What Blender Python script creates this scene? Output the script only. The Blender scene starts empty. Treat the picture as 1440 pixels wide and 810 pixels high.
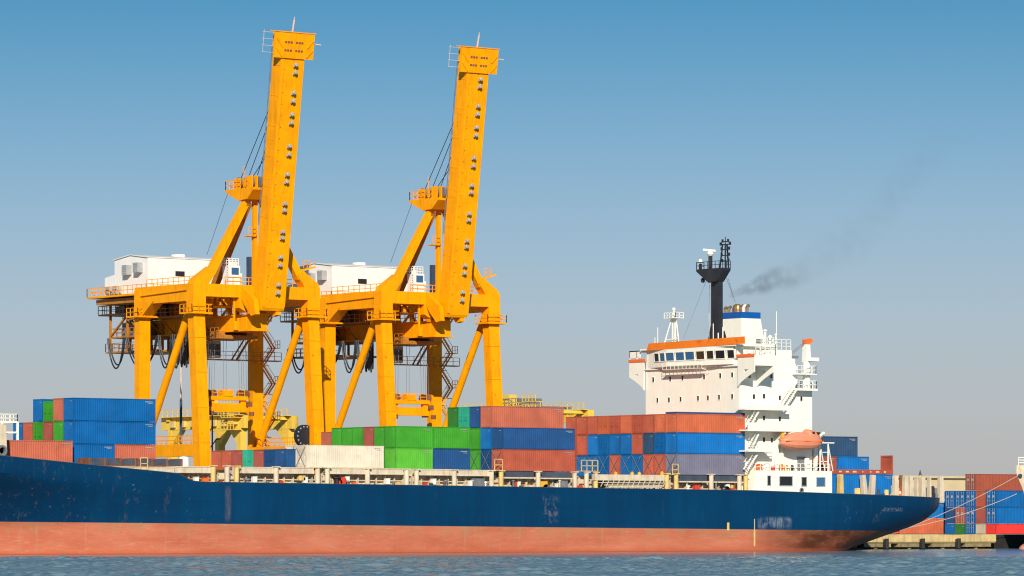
import bpy, math, random
from mathutils import Vector, Matrix
random.seed(11)
R = math.radians
sc = bpy.context.scene
COL = sc.collection

# ------------------------------------------------------------------ camera
FPX, TH, YHOR = 6064.06, R(36.98), 737.4           # focal length (px of 1440), yaw, horizon row
CAM = Vector((-345.2, -458.44, 3.744))
cam_d = bpy.data.cameras.new('camera')
cam_d.sensor_width = 36.0
cam_d.lens = FPX / 1440 * 36
cam_d.shift_y = (YHOR - 405) / 1440
cam_d.clip_start = 1.0
cam_d.clip_end = 60000
cam = bpy.data.objects.new('camera', cam_d)
cam.location = CAM
cam.rotation_euler = (R(90), 0, -TH)
COL.objects.link(cam)
sc.camera = cam

# ------------------------------------------------------------------ sky, sun, exposure
SUN_EL, SUN_DIR = R(24), Vector((-0.593, -0.805, 0))   # horizontal direction towards the sun
sc.world = bpy.data.worlds.new('World')
sc.world.use_nodes = True
nt = sc.world.node_tree
nt.nodes.clear()
n_out = nt.nodes.new('ShaderNodeOutputWorld')
n_bg = nt.nodes.new('ShaderNodeBackground')
n_sky = nt.nodes.new('ShaderNodeTexSky')
n_sky.sky_type = 'NISHITA'
n_sky.sun_disc = False
n_sky.sun_elevation = SUN_EL
n_sky.sun_rotation = math.atan2(SUN_DIR.x, SUN_DIR.y)
n_sky.air_density = 1.0
n_sky.dust_density = 0.3
n_sky.ozone_density = 3.0
n_tc = nt.nodes.new('ShaderNodeTexCoord')
n_mp = nt.nodes.new('ShaderNodeMapping')          # the air is thin: the sky deepens quickly with height
n_mp.inputs['Scale'].default_value = (1, 1, 4.5)
n_mp.inputs['Location'].default_value = (0, 0, 0.02)
n_nm = nt.nodes.new('ShaderNodeVectorMath'); n_nm.operation = 'NORMALIZE'
n_hs = nt.nodes.new('ShaderNodeHueSaturation')
n_hs.inputs['Hue'].default_value = 0.474
n_hs.inputs['Saturation'].default_value = 1.22
n_hs.inputs['Value'].default_value = 1.13
nt.links.new(n_tc.outputs['Generated'], n_mp.inputs['Vector'])
nt.links.new(n_mp.outputs['Vector'], n_nm.inputs[0])
nt.links.new(n_nm.outputs['Vector'], n_sky.inputs['Vector'])
nt.links.new(n_sky.outputs['Color'], n_hs.inputs['Color'])
# grey harbour haze lying along the horizon
n_sx = nt.nodes.new('ShaderNodeSeparateXYZ')
nt.links.new(n_tc.outputs['Generated'], n_sx.inputs[0])
n_hz = nt.nodes.new('ShaderNodeMapRange')
n_hz.interpolation_type = 'SMOOTHSTEP'
n_hz.inputs['From Min'].default_value = 0.005
n_hz.inputs['From Max'].default_value = 0.138
n_hz.inputs['To Min'].default_value = 1.0
n_hz.inputs['To Max'].default_value = 0.0
nt.links.new(n_sx.outputs['Z'], n_hz.inputs['Value'])
n_mx = nt.nodes.new('ShaderNodeMix'); n_mx.data_type = 'RGBA'
nt.links.new(n_hz.outputs['Result'], n_mx.inputs[0])
nt.links.new(n_hs.outputs['Color'], n_mx.inputs[6])
n_mx.inputs[7].default_value = (3.68, 3.62, 3.60, 1)
nt.links.new(n_mx.outputs[2], n_bg.inputs['Color'])
nt.links.new(n_bg.outputs['Background'], n_out.inputs['Surface'])
n_bg.inputs['Strength'].default_value = 0.118

sun_d = bpy.data.lights.new('sun', 'SUN')
sun_d.energy = 5.0
sun_d.angle = R(0.5)
sun_d.color = (1.0, 0.90, 0.76)
sun = bpy.data.objects.new('sun', sun_d)
_to = Vector((SUN_DIR.x * math.cos(SUN_EL), SUN_DIR.y * math.cos(SUN_EL), math.sin(SUN_EL)))
sun.rotation_euler = _to.to_track_quat('Z', 'Y').to_euler()
sun.location = (-300, -400, 200)
COL.objects.link(sun)

sc.view_settings.view_transform = 'Standard'
sc.view_settings.look = 'None'
sc.view_settings.exposure = 0.12
sc.view_settings.gamma = 1.0
sc.render.engine = 'CYCLES'
sc.cycles.filter_width = 1.15
sc.render.resolution_x, sc.render.resolution_y = 1024, 576

# ------------------------------------------------------------------ measuring helpers
_c, _s = math.cos(TH), math.sin(TH)
def at(px, py, Y):
    """point of the vertical plane y = Y seen at photo pixel (px, py)"""
    t = (px - 720) / FPX
    dy = Y - CAM.y
    dx = dy * (_s + t * _c) / (_c - t * _s)
    D = dx * _s + dy * _c
    return Vector((dx + CAM.x, Y, CAM.z + (YHOR - py) * D / FPX))
def atX(px, py, X):
    t = (px - 720) / FPX
    dx = X - CAM.x
    dy = dx * (_c - t * _s) / (_s + t * _c)
    D = dx * _s + dy * _c
    return Vector((X, dy + CAM.y, CAM.z + (YHOR - py) * D / FPX))

# ------------------------------------------------------------------ materials
def paint(name, col, rough=0.5, var=0.12, dirt=0.0, dirt_col=(0.10, 0.05, 0.03), scale=0.6, metallic=0.0,
          streak=0.0, rnd=0.0, bump=0.0, streak_col=None, spec=0.4):
    """procedural paint: broad fading, blotches of dirt, rain streaks running down"""
    m = bpy.data.materials.new(name)
    m.use_nodes = True
    t = m.node_tree; N = t.nodes; L = t.links
    b = N['Principled BSDF']
    b.inputs['Roughness'].default_value = rough
    b.inputs['Metallic'].default_value = metallic
    b.inputs['Specular IOR Level'].default_value = spec
    geo = N.new('ShaderNodeNewGeometry')
    n1 = N.new('ShaderNodeTexNoise'); n1.inputs['Scale'].default_value = scale; n1.inputs['Detail'].default_value = 5
    L.new(geo.outputs['Position'], n1.inputs['Vector'])
    r1 = N.new('ShaderNodeMapRange'); r1.inputs['From Min'].default_value = 0.3; r1.inputs['From Max'].default_value = 0.7
    r1.inputs['To Min'].default_value = 1 - var; r1.inputs['To Max'].default_value = 1 + var
    L.new(n1.outputs['Fac'], r1.inputs['Value'])
    val = r1.outputs['Result']
    if rnd:
        oi = N.new('ShaderNodeObjectInfo')
        r2 = N.new('ShaderNodeMapRange'); r2.inputs['To Min'].default_value = 1 - rnd; r2.inputs['To Max'].default_value = 1 + rnd
        L.new(oi.outputs['Random'], r2.inputs['Value'])
        mu = N.new('ShaderNodeMath'); mu.operation = 'MULTIPLY'
        L.new(val, mu.inputs[0]); L.new(r2.outputs['Result'], mu.inputs[1]); val = mu.outputs[0]
    sv = N.new('ShaderNodeVectorMath'); sv.operation = 'SCALE'
    sv.inputs[0].default_value = col
    L.new(val, sv.inputs['Scale'])
    out = sv.outputs['Vector']
    if dirt:
        n2 = N.new('ShaderNodeTexNoise'); n2.inputs['Scale'].default_value = scale * 3.1; n2.inputs['Detail'].default_value = 8
        n2.inputs['Roughness'].default_value = 0.7
        L.new(geo.outputs['Position'], n2.inputs['Vector'])
        rr = N.new('ShaderNodeMapRange'); rr.inputs['From Min'].default_value = 0.56; rr.inputs['From Max'].default_value = 0.72
        rr.inputs['To Max'].default_value = dirt
        L.new(n2.outputs['Fac'], rr.inputs['Value'])
        mx = N.new('ShaderNodeMix'); mx.data_type = 'RGBA'
        L.new(rr.outputs['Result'], mx.inputs[0]); L.new(out, mx.inputs[6]); mx.inputs[7].default_value = (*dirt_col, 1)
        out = mx.outputs[2]
    if streak:
        mp = N.new('ShaderNodeMapping'); mp.inputs['Scale'].default_value = (2.4, 2.4, 0.16)
        L.new(geo.outputs['Position'], mp.inputs['Vector'])
        n3 = N.new('ShaderNodeTexNoise'); n3.inputs['Scale'].default_value = 1.3; n3.inputs['Detail'].default_value = 6
        L.new(mp.outputs['Vector'], n3.inputs['Vector'])
        rr = N.new('ShaderNodeMapRange'); rr.inputs['From Min'].default_value = 0.52; rr.inputs['From Max'].default_value = 0.74
        rr.inputs['To Max'].default_value = streak
        L.new(n3.outputs['Fac'], rr.inputs['Value'])
        mx = N.new('ShaderNodeMix'); mx.data_type = 'RGBA'
        L.new(rr.outputs['Result'], mx.inputs[0]); L.new(out, mx.inputs[6])
        mx.inputs[7].default_value = (*(streak_col or dirt_col), 1)
        out = mx.outputs[2]
    L.new(out, b.inputs['Base Color'])
    if bump:
        n4 = N.new('ShaderNodeTexNoise'); n4.inputs['Scale'].default_value = 1.1; n4.inputs['Detail'].default_value = 4
        L.new(geo.outputs['Position'], n4.inputs['Vector'])
        bp = N.new('ShaderNodeBump'); bp.inputs['Strength'].default_value = bump; bp.inputs['Distance'].default_value = 0.05
        L.new(n4.outputs['Fac'], bp.inputs['Height']); L.new(bp.outputs['Normal'], b.inputs['Normal'])
    return m

RUST = (0.16, 0.055, 0.025)
M = {
    'crane': paint('crane_yellow', (0.90, 0.345, 0.0), 0.5, 0.09, 0.45, (0.42, 0.14, 0.01), 0.5, streak=0.42, streak_col=(0.46, 0.155, 0.006), spec=0.15),
    'crane_dark': paint('crane_shaded_yellow', (0.42, 0.17, 0.02), 0.55, 0.2, 0.6, (0.08, 0.04, 0.02), 0.9),  # browner copy of the crane yellow, with shade put into the colour
    'white': paint('white_paint', (0.84, 0.825, 0.735), 0.45, 0.03, 0.14, (0.5, 0.36, 0.22), 0.5, streak=0.22, streak_col=(0.64, 0.57, 0.43)),
    'house_white': paint('machinery_house_white', (0.82, 0.80, 0.77), 0.45, 0.025, 0.06, (0.5, 0.42, 0.33), 0.4, streak=0.08, streak_col=(0.55, 0.5, 0.44)),
    'cream': paint('cream_deck_paint', (0.62, 0.53, 0.39), 0.55, 0.12, 0.5, (0.34, 0.19, 0.09), 0.8, streak=0.45, streak_col=(0.36, 0.2, 0.1)),
    'ochre': paint('yellow_pillar_paint', (0.66, 0.47, 0.17), 0.55, 0.15, 0.6, (0.38, 0.2, 0.08), 0.9, streak=0.4),
    'black': paint('black_mast_paint', (0.022, 0.024, 0.032), 0.4, 0.2),
    'cable': paint('black_rubber', (0.018, 0.022, 0.03), 0.5, 0.2),
    'steel': paint('grey_steel', (0.16, 0.17, 0.19), 0.5, 0.25, 0.4, RUST, 1.0),
    'slate': paint('slate_hatch_paint', (0.055, 0.07, 0.10), 0.5, 0.25, 0.5, (0.10, 0.06, 0.04), 0.7),
    'rust': paint('rusty_steel', (0.20, 0.075, 0.035), 0.75, 0.3, 0.6, (0.07, 0.035, 0.02), 1.5),
    'orange': paint('orange_canvas', (0.84, 0.21, 0.012), 0.7, 0.12, 0.9, (0.58, 0.055, 0.02), 0.26),
    'orange_red': paint('orange_red_paint', (0.80, 0.15, 0.03), 0.6, 0.1),
    'lifeboat': paint('faded_orange_fibreglass', (0.72, 0.26, 0.15), 0.5, 0.05, 0.2, (0.6, 0.2, 0.1), 0.7),
    'blue_band': paint('funnel_blue', (0.005, 0.09, 0.36), 0.4, 0.06),
    'brass': paint('heat_stained_pipe', (0.30, 0.19, 0.10), 0.4, 0.35, 0.6, (0.05, 0.03, 0.02), 2.0, metallic=0.5),
    'lamp': paint('floodlight_grey', (0.34, 0.35, 0.37), 0.5, 0.2, 0.4, (0.15, 0.13, 0.12), 3.0),
    'rtg': paint('pale_yellow_paint', (0.78, 0.52, 0.07), 0.5, 0.08, 0.5, (0.40, 0.26, 0.08), 0.6, streak=0.3, streak_col=(0.3, 0.2, 0.09)),
    'concrete': paint('quay_concrete', (0.33, 0.31, 0.28), 0.9, 0.15, 0.5, (0.16, 0.14, 0.12), 0.3),
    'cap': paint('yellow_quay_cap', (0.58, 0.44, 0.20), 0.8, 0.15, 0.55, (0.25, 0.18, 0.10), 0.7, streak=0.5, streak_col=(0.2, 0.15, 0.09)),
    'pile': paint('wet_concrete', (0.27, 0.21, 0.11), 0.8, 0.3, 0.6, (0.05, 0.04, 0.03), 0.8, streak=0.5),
    'warehouse': paint('warehouse_cream', (0.56, 0.46, 0.28), 0.8, 0.08, 0.2, (0.35, 0.27, 0.16), 0.3),
    'rubber': paint('fender_rubber', (0.02, 0.02, 0.02), 0.7, 0.3),
    'rope': paint('mooring_rope', (0.46, 0.38, 0.28), 0.9, 0.1),
    'red': paint('red_fitting', (0.62, 0.05, 0.025), 0.5, 0.1),
    'yellow': paint('yellow_fitting', (0.75, 0.40, 0.03), 0.5, 0.1, 0.3),
    'lampblue': paint('dark_blue_pole', (0.035, 0.065, 0.12), 0.5, 0.1),
    'pink': paint('pale_pink_pole', (0.66, 0.50, 0.42), 0.5, 0.1),
    'bulb': paint('faded_red_bow', (0.52, 0.20, 0.13), 0.6, 0.1, 0.4, (0.3, 0.15, 0.1), 0.8),
    'dark': paint('dark_opening', (0.015, 0.016, 0.02), 0.6, 0.2),
    'grey': paint('grey_paint', (0.34, 0.35, 0.36), 0.5, 0.15, 0.3, RUST, 0.8),
}
def glass(name, col):
    m = bpy.data.materials.new(name); m.use_nodes = True
    b = m.node_tree.nodes['Principled BSDF']
    b.inputs['Base Color'].default_value = (*col, 1); b.inputs['Roughness'].default_value = 0.06
    n = m.node_tree.nodes.new('ShaderNodeTexNoise'); n.inputs['Scale'].default_value = 0.8
    g = m.node_tree.nodes.new('ShaderNodeNewGeometry'); m.node_tree.links.new(g.outputs['Position'], n.inputs['Vector'])
    bp = m.node_tree.nodes.new('ShaderNodeBump'); bp.inputs['Strength'].default_value = 0.05
    m.node_tree.links.new(n.outputs['Fac'], bp.inputs['Height']); m.node_tree.links.new(bp.outputs['Normal'], b.inputs['Normal'])
    return m
M['glass'] = glass('dark_window_glass', (0.012, 0.014, 0.018))
M['glass_blue'] = glass('blue_window_glass', (0.03, 0.12, 0.26))

CC = {  # container colours
    'blue': (0.004, 0.125, 0.39), 'bright blue': (0.006, 0.155, 0.47), 'dark blue': (0.016, 0.078, 0.23),
    'navy': (0.028, 0.078, 0.165), 'red': (0.44, 0.10, 0.06), 'orange red': (0.55, 0.135, 0.065),
    'salmon red': (0.50, 0.14, 0.085), 'maroon': (0.34, 0.085, 0.065), 'green': (0.05, 0.32, 0.028),
    'light green': (0.10, 0.43, 0.042), 'dark green': (0.032, 0.19, 0.03), 'teal': (0.035, 0.44, 0.29),
    'white': (0.78, 0.68, 0.53), 'slate': (0.19, 0.19, 0.27), 'brown red': (0.33, 0.085, 0.052),
    'bright red': (0.72, 0.045, 0.04), 'cream': (0.55, 0.46, 0.33),
}
CM = {k: paint('container_' + k.replace(' ', '_'), tuple(0.88 * x for x in v), 0.55, 0.14, 0.5, tuple(x * 0.5 + y * 0.3 for x, y in zip(v, RUST)), 0.5,
               streak=0.42, streak_col=tuple(x * 0.62 + 0.02 for x in v), rnd=0.07, bump=0.15, spec=0.12) for k, v in CC.items()}

# ------------------------------------------------------------------ mesh builder
class MB:
    def __init__(s): s.v = []; s.f = []; s.m = []
    def add(s, vs, fs, mi=0):
        o = len(s.v); s.v += [Vector(p) for p in vs]
        for f in fs: s.f.append([i + o for i in f]); s.m.append(mi)
        return s
    def box(s, x0, y0, z0, x1, y1, z1, mi=0):
        return s.add([(x0, y0, z0), (x1, y0, z0), (x1, y1, z0), (x0, y1, z0), (x0, y0, z1), (x1, y0, z1), (x1, y1, z1), (x0, y1, z1)],
                     [(0, 3, 2, 1), (4, 5, 6, 7), (0, 1, 5, 4), (1, 2, 6, 5), (2, 3, 7, 6), (3, 0, 4, 7)], mi)
    def beam(s, p, q, w, h, side=None, w2=None, h2=None, mi=0):
        """rectangular bar from p to q; w across (along `side`), h the other way"""
        p = Vector(p); q = Vector(q); d = (q - p).normalized()
        a = Vector(side) if side else (Vector((0, 0, 1)).cross(d) if abs(d.z) < 0.95 else Vector((1, 0, 0)))
        a = (a - d * a.dot(d)).normalized(); b = d.cross(a)
        w2 = w if w2 is None else w2; h2 = h if h2 is None else h2
        vs = []
        for c, ww, hh in ((p, w, h), (q, w2, h2)):
            vs += [c - a * ww / 2 - b * hh / 2, c + a * ww / 2 - b * hh / 2, c + a * ww / 2 + b * hh / 2, c - a * ww / 2 + b * hh / 2]
        return s.add(vs, [(0, 3, 2, 1), (4, 5, 6, 7), (0, 1, 5, 4), (1, 2, 6, 5), (2, 3, 7, 6), (3, 0, 4, 7)], mi)
    def tube(s, p, q, r, r2=None, n=8, mi=0):
        p = Vector(p); q = Vector(q); d = (q - p)
        if d.length < 1e-6: return s
        d.normalize(); r2 = r if r2 is None else r2
        a = (Vector((0, 0, 1)) if abs(d.z) < 0.9 else Vector((1, 0, 0))).cross(d).normalized(); b = d.cross(a)
        vs = []
        for c, rr in ((p, r), (q, r2)):
            for i in range(n):
                t = 2 * math.pi * i / n
                vs.append(c + a * math.cos(t) * rr + b * math.sin(t) * rr)
        fs = [(i, (i + 1) % n, n + (i + 1) % n, n + i) for i in range(n)] + [tuple(range(n))[::-1], tuple(range(n, 2 * n))]
        return s.add(vs, fs, mi)
    def path(s, pts, r, n=6, mi=0):
        for a, b in zip(pts[:-1], pts[1:]): s.tube(a, b, r, n=n, mi=mi)
        return s
    def prism(s, poly, ext, mi=0):
        n = len(poly); e = Vector(ext)
        vs = [Vector(p) for p in poly] + [Vector(p) + e for p in poly]
        return s.add(vs, [tuple(range(n))[::-1], tuple(range(n, 2 * n))] + [(i, (i + 1) % n, n + (i + 1) % n, n + i) for i in range(n)], mi)
    def loft(s, rings, cap=True, mi=0):
        n = len(rings[0]); vs = [p for r in rings for p in r]; fs = []
        for k in range(len(rings) - 1):
            for i in range(n):
                j = (i + 1) % n
                fs.append((k * n + i, k * n + j, (k + 1) * n + j, (k + 1) * n + i))
        if cap: fs += [tuple(range(n))[::-1], tuple(range((len(rings) - 1) * n, len(rings) * n))]
        return s.add(vs, fs, mi)
    def lathe(s, c, prof, n=14, axis='Z', mi=0):
        rings = []
        for r, h in prof:
            ring = []
            for i in range(n):
                t = 2 * math.pi * i / n
                o = {'Z': (r * math.cos(t), r * math.sin(t), h), 'Y': (r * math.cos(t), h, r * math.sin(t)), 'X': (h, r * math.cos(t), r * math.sin(t))}[axis]
                ring.append(Vector(c) + Vector(o))
            rings.append(ring)
        return s.loft(rings, mi=mi)
    def rail(s, pts, h=1.1, sp=1.3, r=0.04, mi=0, bars=2):
        """handrail with posts along a polyline"""
        pts = [Vector(p) for p in pts]; up = Vector((0, 0, 1))
        for a, b in zip(pts[:-1], pts[1:]):
            n = max(1, round((b - a).length / sp))
            for i in range(n + 1):
                p = a.lerp(b, i / n); s.beam(p, p + up * h, r * 1.6, r * 1.6, mi=mi)
            for k in range(1, bars + 1): s.beam(a + up * h * k / bars, b + up * h * k / bars, r * 1.6, r * 1.6, mi=mi)
        return s
    def build(s, name, mat, parent=None, smooth=False, off=None):
        o = off if off is not None else (root_loc(parent) if parent else Vector((0, 0, 0)))
        me = bpy.data.meshes.new(name)
        me.from_pydata([p - o for p in s.v], [], s.f)
        for m in (mat if isinstance(mat, (list, tuple)) else [mat]): me.materials.append(m)
        if isinstance(mat, (list, tuple)): me.polygons.foreach_set('material_index', s.m)
        me.update()
        import bmesh
        bm = bmesh.new(); bm.from_mesh(me); bmesh.ops.recalc_face_normals(bm, faces=bm.faces); bm.to_mesh(me); bm.free()
        if smooth: me.shade_smooth()
        ob = bpy.data.objects.new(name, me); COL.objects.link(ob)
        if parent: ob.parent = parent
        return ob
def root_loc(o):
    while o.parent: o = o.parent
    return Vector(o.location)
def tag(o, label=None, cat=None, group=None, kind=None):
    if label: o['label'] = label
    if cat: o['category'] = cat
    if group: o['group'] = group
    if kind: o['kind'] = kind
    return o
def thing(name, label, cat, loc, group=None, rz=0):
    o = bpy.data.objects.new(name, None); COL.objects.link(o)
    o.location = loc; o.rotation_euler.z = rz; o.empty_display_size = 0.5
    return tag(o, label, cat, group)
def copy_tree(o, parent=None):
    c = o.copy(); COL.objects.link(c)
    if parent: c.parent = parent
    for ch in o.children: copy_tree(ch, c)
    return c

# ================================================================== SETTING
def build_water():
    # one sheet: fine grid where the camera looks across it, growing to the horizon
    import numpy as np
    def axis(core0, core1, step, far):
        c = list(np.arange(core0, core1 + 1e-6, step)); a = []; x = core0; d = step
        while x > -far: d *= 1.5; x -= d; a.append(x)
        b = []; x = core1; d = step
        while x < far: d *= 1.5; x += d; b.append(x)
        return np.array(a[::-1] + c + b)
    rr = axis(-64, 64, 0.2, 22000); dd = axis(280, 490, 0.34, 22000)
    RR, DD = np.meshgrid(rr, dd)
    rng = np.random.RandomState(4)
    H = np.zeros_like(RR)
    for k in range(70):
        lam = 0.7 * (3.2 / 0.7) ** rng.uniform(0, 1); th = rng.normal(0.15, 0.6); amp = 0.0078 * lam
        ph = rng.uniform(0, 6.28)
        H += amp * np.sin(2 * np.pi / lam * (RR * np.sin(th) + DD * np.cos(th)) + ph)
    G = np.zeros_like(RR)
    for k in range(9):                                  # gusts: rougher and calmer patches
        lam = rng.uniform(14, 60); th = rng.normal(0.1, 0.7)
        G += np.sin(2 * np.pi / lam * (RR * np.sin(th) + DD * np.cos(th)) + rng.uniform(0, 6.28))
    H *= np.clip(1.0 + 0.16 * G, 0.35, 1.7)
    fade = np.clip((63 - np.abs(RR)) / 6, 0, 1) * np.clip((DD - 280) / 3, 0, 1) * np.clip((489 - DD) / 10, 0, 1)
    # calmer lane in the lee of the hull
    X = CAM.x + RR * _c + DD * _s; Y = CAM.y - RR * _s + DD * _c
    lee = np.clip((-Y - 19) / 8, 0, 1)
    H *= fade * (0.7 + 0.3 * lee)
    n, m = RR.shape
    v = np.stack([X, Y, H], -1).reshape(-1, 3)
    idx = np.arange(n * m).reshape(n, m)
    f = np.stack([idx[:-1, :-1], idx[:-1, 1:], idx[1:, 1:], idx[1:, :-1]], -1).reshape(-1, 4)
    me = bpy.data.meshes.new('water')
    me.vertices.add(len(v)); me.vertices.foreach_set('co', v.ravel())
    me.loops.add(f.size); me.loops.foreach_set('vertex_index', f.ravel().astype('int32'))
    me.polygons.add(len(f)); me.polygons.foreach_set('loop_start', np.arange(0, f.size, 4, dtype='int32'))
    me.update(calc_edges=True); me.shade_smooth()
    mt = bpy.data.materials.new('harbour_water'); mt.use_nodes = True
    t = mt.node_tree; b = t.nodes['Principled BSDF']
    b.inputs['Base Color'].default_value = (0.14, 0.215, 0.265, 1)
    b.inputs['Roughness'].default_value = 0.14
    b.inputs['IOR'].default_value = 1.14
    g = t.nodes.new('ShaderNodeNewGeometry')
    mp = t.nodes.new('ShaderNodeMapping'); mp.inputs['Scale'].default_value = (1, 1, 0)
    t.links.new(g.outputs['Position'], mp.inputs['Vector'])
    n1 = t.nodes.new('ShaderNodeTexNoise'); n1.inputs['Scale'].default_value = 0.9; n1.inputs['Detail'].default_value = 5; n1.inputs['Roughness'].default_value = 0.62
    t.links.new(mp.outputs['Vector'], n1.inputs['Vector'])
    bp = t.nodes.new('ShaderNodeBump'); bp.inputs['Strength'].default_value = 0.35; bp.inputs['Distance'].default_value = 0.08
    t.links.new(n1.outputs['Fac'], bp.inputs['Height']); t.links.new(bp.outputs['Normal'], b.inputs['Normal'])
    me.materials.append(mt)
    o = bpy.data.objects.new('water', me); COL.objects.link(o); o['kind'] = 'structure'
build_water()

QZ = 2.15
q = MB()
q.box(-900, 31.5, -6, 2500, 2600, QZ)
tag(q.build('quay', M['concrete']), kind='structure')
# piled front of the quay: cap beam, lower beam, piles and fenders
qf = thing('quay_edge', 'long yellow concrete quay edge on piles behind the stern', 'quay edge', (88, 29, 0))
m = MB(); m.prism([(60, 29, QZ + 0.06), (60, 31.6, QZ + 0.06), (60, 31.6, 0.86), (60, 29.25, 0.86), (60, 29.0, 1.1)], (55.5, 0, 0))
m.build('cap_beam', M['cap'], qf)
m = MB()
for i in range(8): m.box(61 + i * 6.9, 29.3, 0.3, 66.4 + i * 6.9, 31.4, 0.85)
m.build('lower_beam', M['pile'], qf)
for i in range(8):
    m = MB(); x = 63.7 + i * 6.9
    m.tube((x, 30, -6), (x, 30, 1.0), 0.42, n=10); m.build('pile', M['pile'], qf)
for i in range(3):
    m = MB(); x = 92.5 + i * 7.4
    m.box(x - 0.35, 28.6, 0.2, x + 0.35, 29.0, 1.5); m.tube((x, 28.55, 0.1), (x, 28.55, 1.6), 0.3, n=10); m.build('fender', M['rubber'], qf)
m = MB(); m.box(-900, 29.3, -6, 59.9, 31.4, QZ - 0.02); m.build('quay_wall', M['concrete'], qf)
m = MB(); m.box(115.6, 31.0, -6, 400, 31.45, QZ - 0.02); m.build('sheet_piling', M['rubber'], qf)

# ================================================================== SHIP
SH = thing('container_ship', 'blue container ship with red underside and white bridge alongside the quay', 'container ship', (0, 13, 0))
YC = 13.0
def lerp_tab(tab, x):
    if x <= tab[0][0]: return tab[0][1]
    for (a, va), (b, vb) in zip(tab[:-1], tab[1:]):
        if x <= b: return va + (vb - va) * (x - a) / (b - a)
    return tab[-1][1]
ZTOP = [(-130, 17.5), (-110, 15.2), (-78.3, 12.15), (-67.2, 11.26), (-53.7, 10.22), (-52.4, 10.1), (-51.7, 9.75), (-50.9, 9.4), (-50.2, 9.18), (-48.5, 9.08), (0, 8.72), (42, 8.42), (67.2, 7.85), (77, 7.6), (81, 7.5)]
BTOP = [(-130, 0.25), (-126, 3.0), (-118, 7.0), (-108, 10.2), (-98, 12.0), (-86, 12.9), (-76, 13), (62, 13), (68, 12.85), (74, 12.1), (78, 10.9), (80.4, 9.3)]
ZB = [(40, -9), (48, -7.5), (55, -5), (60, -2.6), (64, -0.7), (68, 0.5), (72, 1.6), (76, 2.6), (78, 3.2), (80.4, 4.2)]
NEXP = [(36, 7), (45, 5), (55, 3.4), (65, 2.7), (80.4, 2.6)]
BLOW = [(-122, 0.15), (-116, 1.6), (-108, 3.6), (-98, 3.4), (-88, 5.2), (-78, 7.4), (-70, 9.2), (-62, 11.0), (-54, 12.5), (-46, 13.0)]
def half_breadth(X, z, zt):
    B = lerp_tab(BTOP, X)
    if X > 36:
        zb = lerp_tab(ZB, X); n = lerp_tab(NEXP, X)
        t = max(0.0, min(1.0, (z - zb) / (zt - zb)))
        return B * (1 - (1 - t) ** n) ** (1 / n)
    if X < -45:
        bl = min(B, lerp_tab(BLOW, X))
        t = max(0.0, min(1.0, (z - 3.4) / (zt - 2.2 - 3.4)))
        return bl + (B - bl) * (t ** 1.15)
    return B
xs = [-130 + 2 * i for i in range(0, 38)] + [-53.7, -52.4, -51.7, -50.9, -50.2, -48.5, -40, -30, -15, 0, 15, 30, 36] + [40 + 2 * i for i in range(20)] + [79.2, 80.4]
NL = 22
near = []; far = []
for X in xs:
    zt = lerp_tab(ZTOP, X)
    zlow = max(-3.0, lerp_tab(ZB, X) if X > 40 else -3.0)
    a = []; b_ = []
    for k in range(NL + 1):
        z = zt + (zlow - zt) * k / NL
        h = half_breadth(X, z, zt)
        a.append(Vector((X, YC - h, z))); b_.append(Vector((X, YC + h, z)))
    near.append(a); far.append(b_)
h = MB()
nS = len(xs)
vs = [p for r in near for p in r] + [p for r in far for p in r]; fs = []
W_ = NL + 1; O_ = nS * W_
for i in range(nS - 1):
    for k in range(NL):
        fs.append((i * W_ + k, i * W_ + k + 1, (i + 1) * W_ + k + 1, (i + 1) * W_ + k))
        fs.append((O_ + i * W_ + k, O_ + (i + 1) * W_ + k, O_ + (i + 1) * W_ + k + 1, O_ + i * W_ + k + 1))
    fs.append((i * W_ + NL, O_ + i * W_ + NL, O_ + (i + 1) * W_ + NL, (i + 1) * W_ + NL))     # bottom
e = nS - 1
for k in range(NL): fs.append((e * W_ + k, e * W_ + k + 1, O_ + e * W_ + k + 1, O_ + e * W_ + k))   # transom
for k in range(NL): fs.append((k, O_ + k, O_ + k + 1, k + 1))
h.add(vs, fs)

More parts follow.
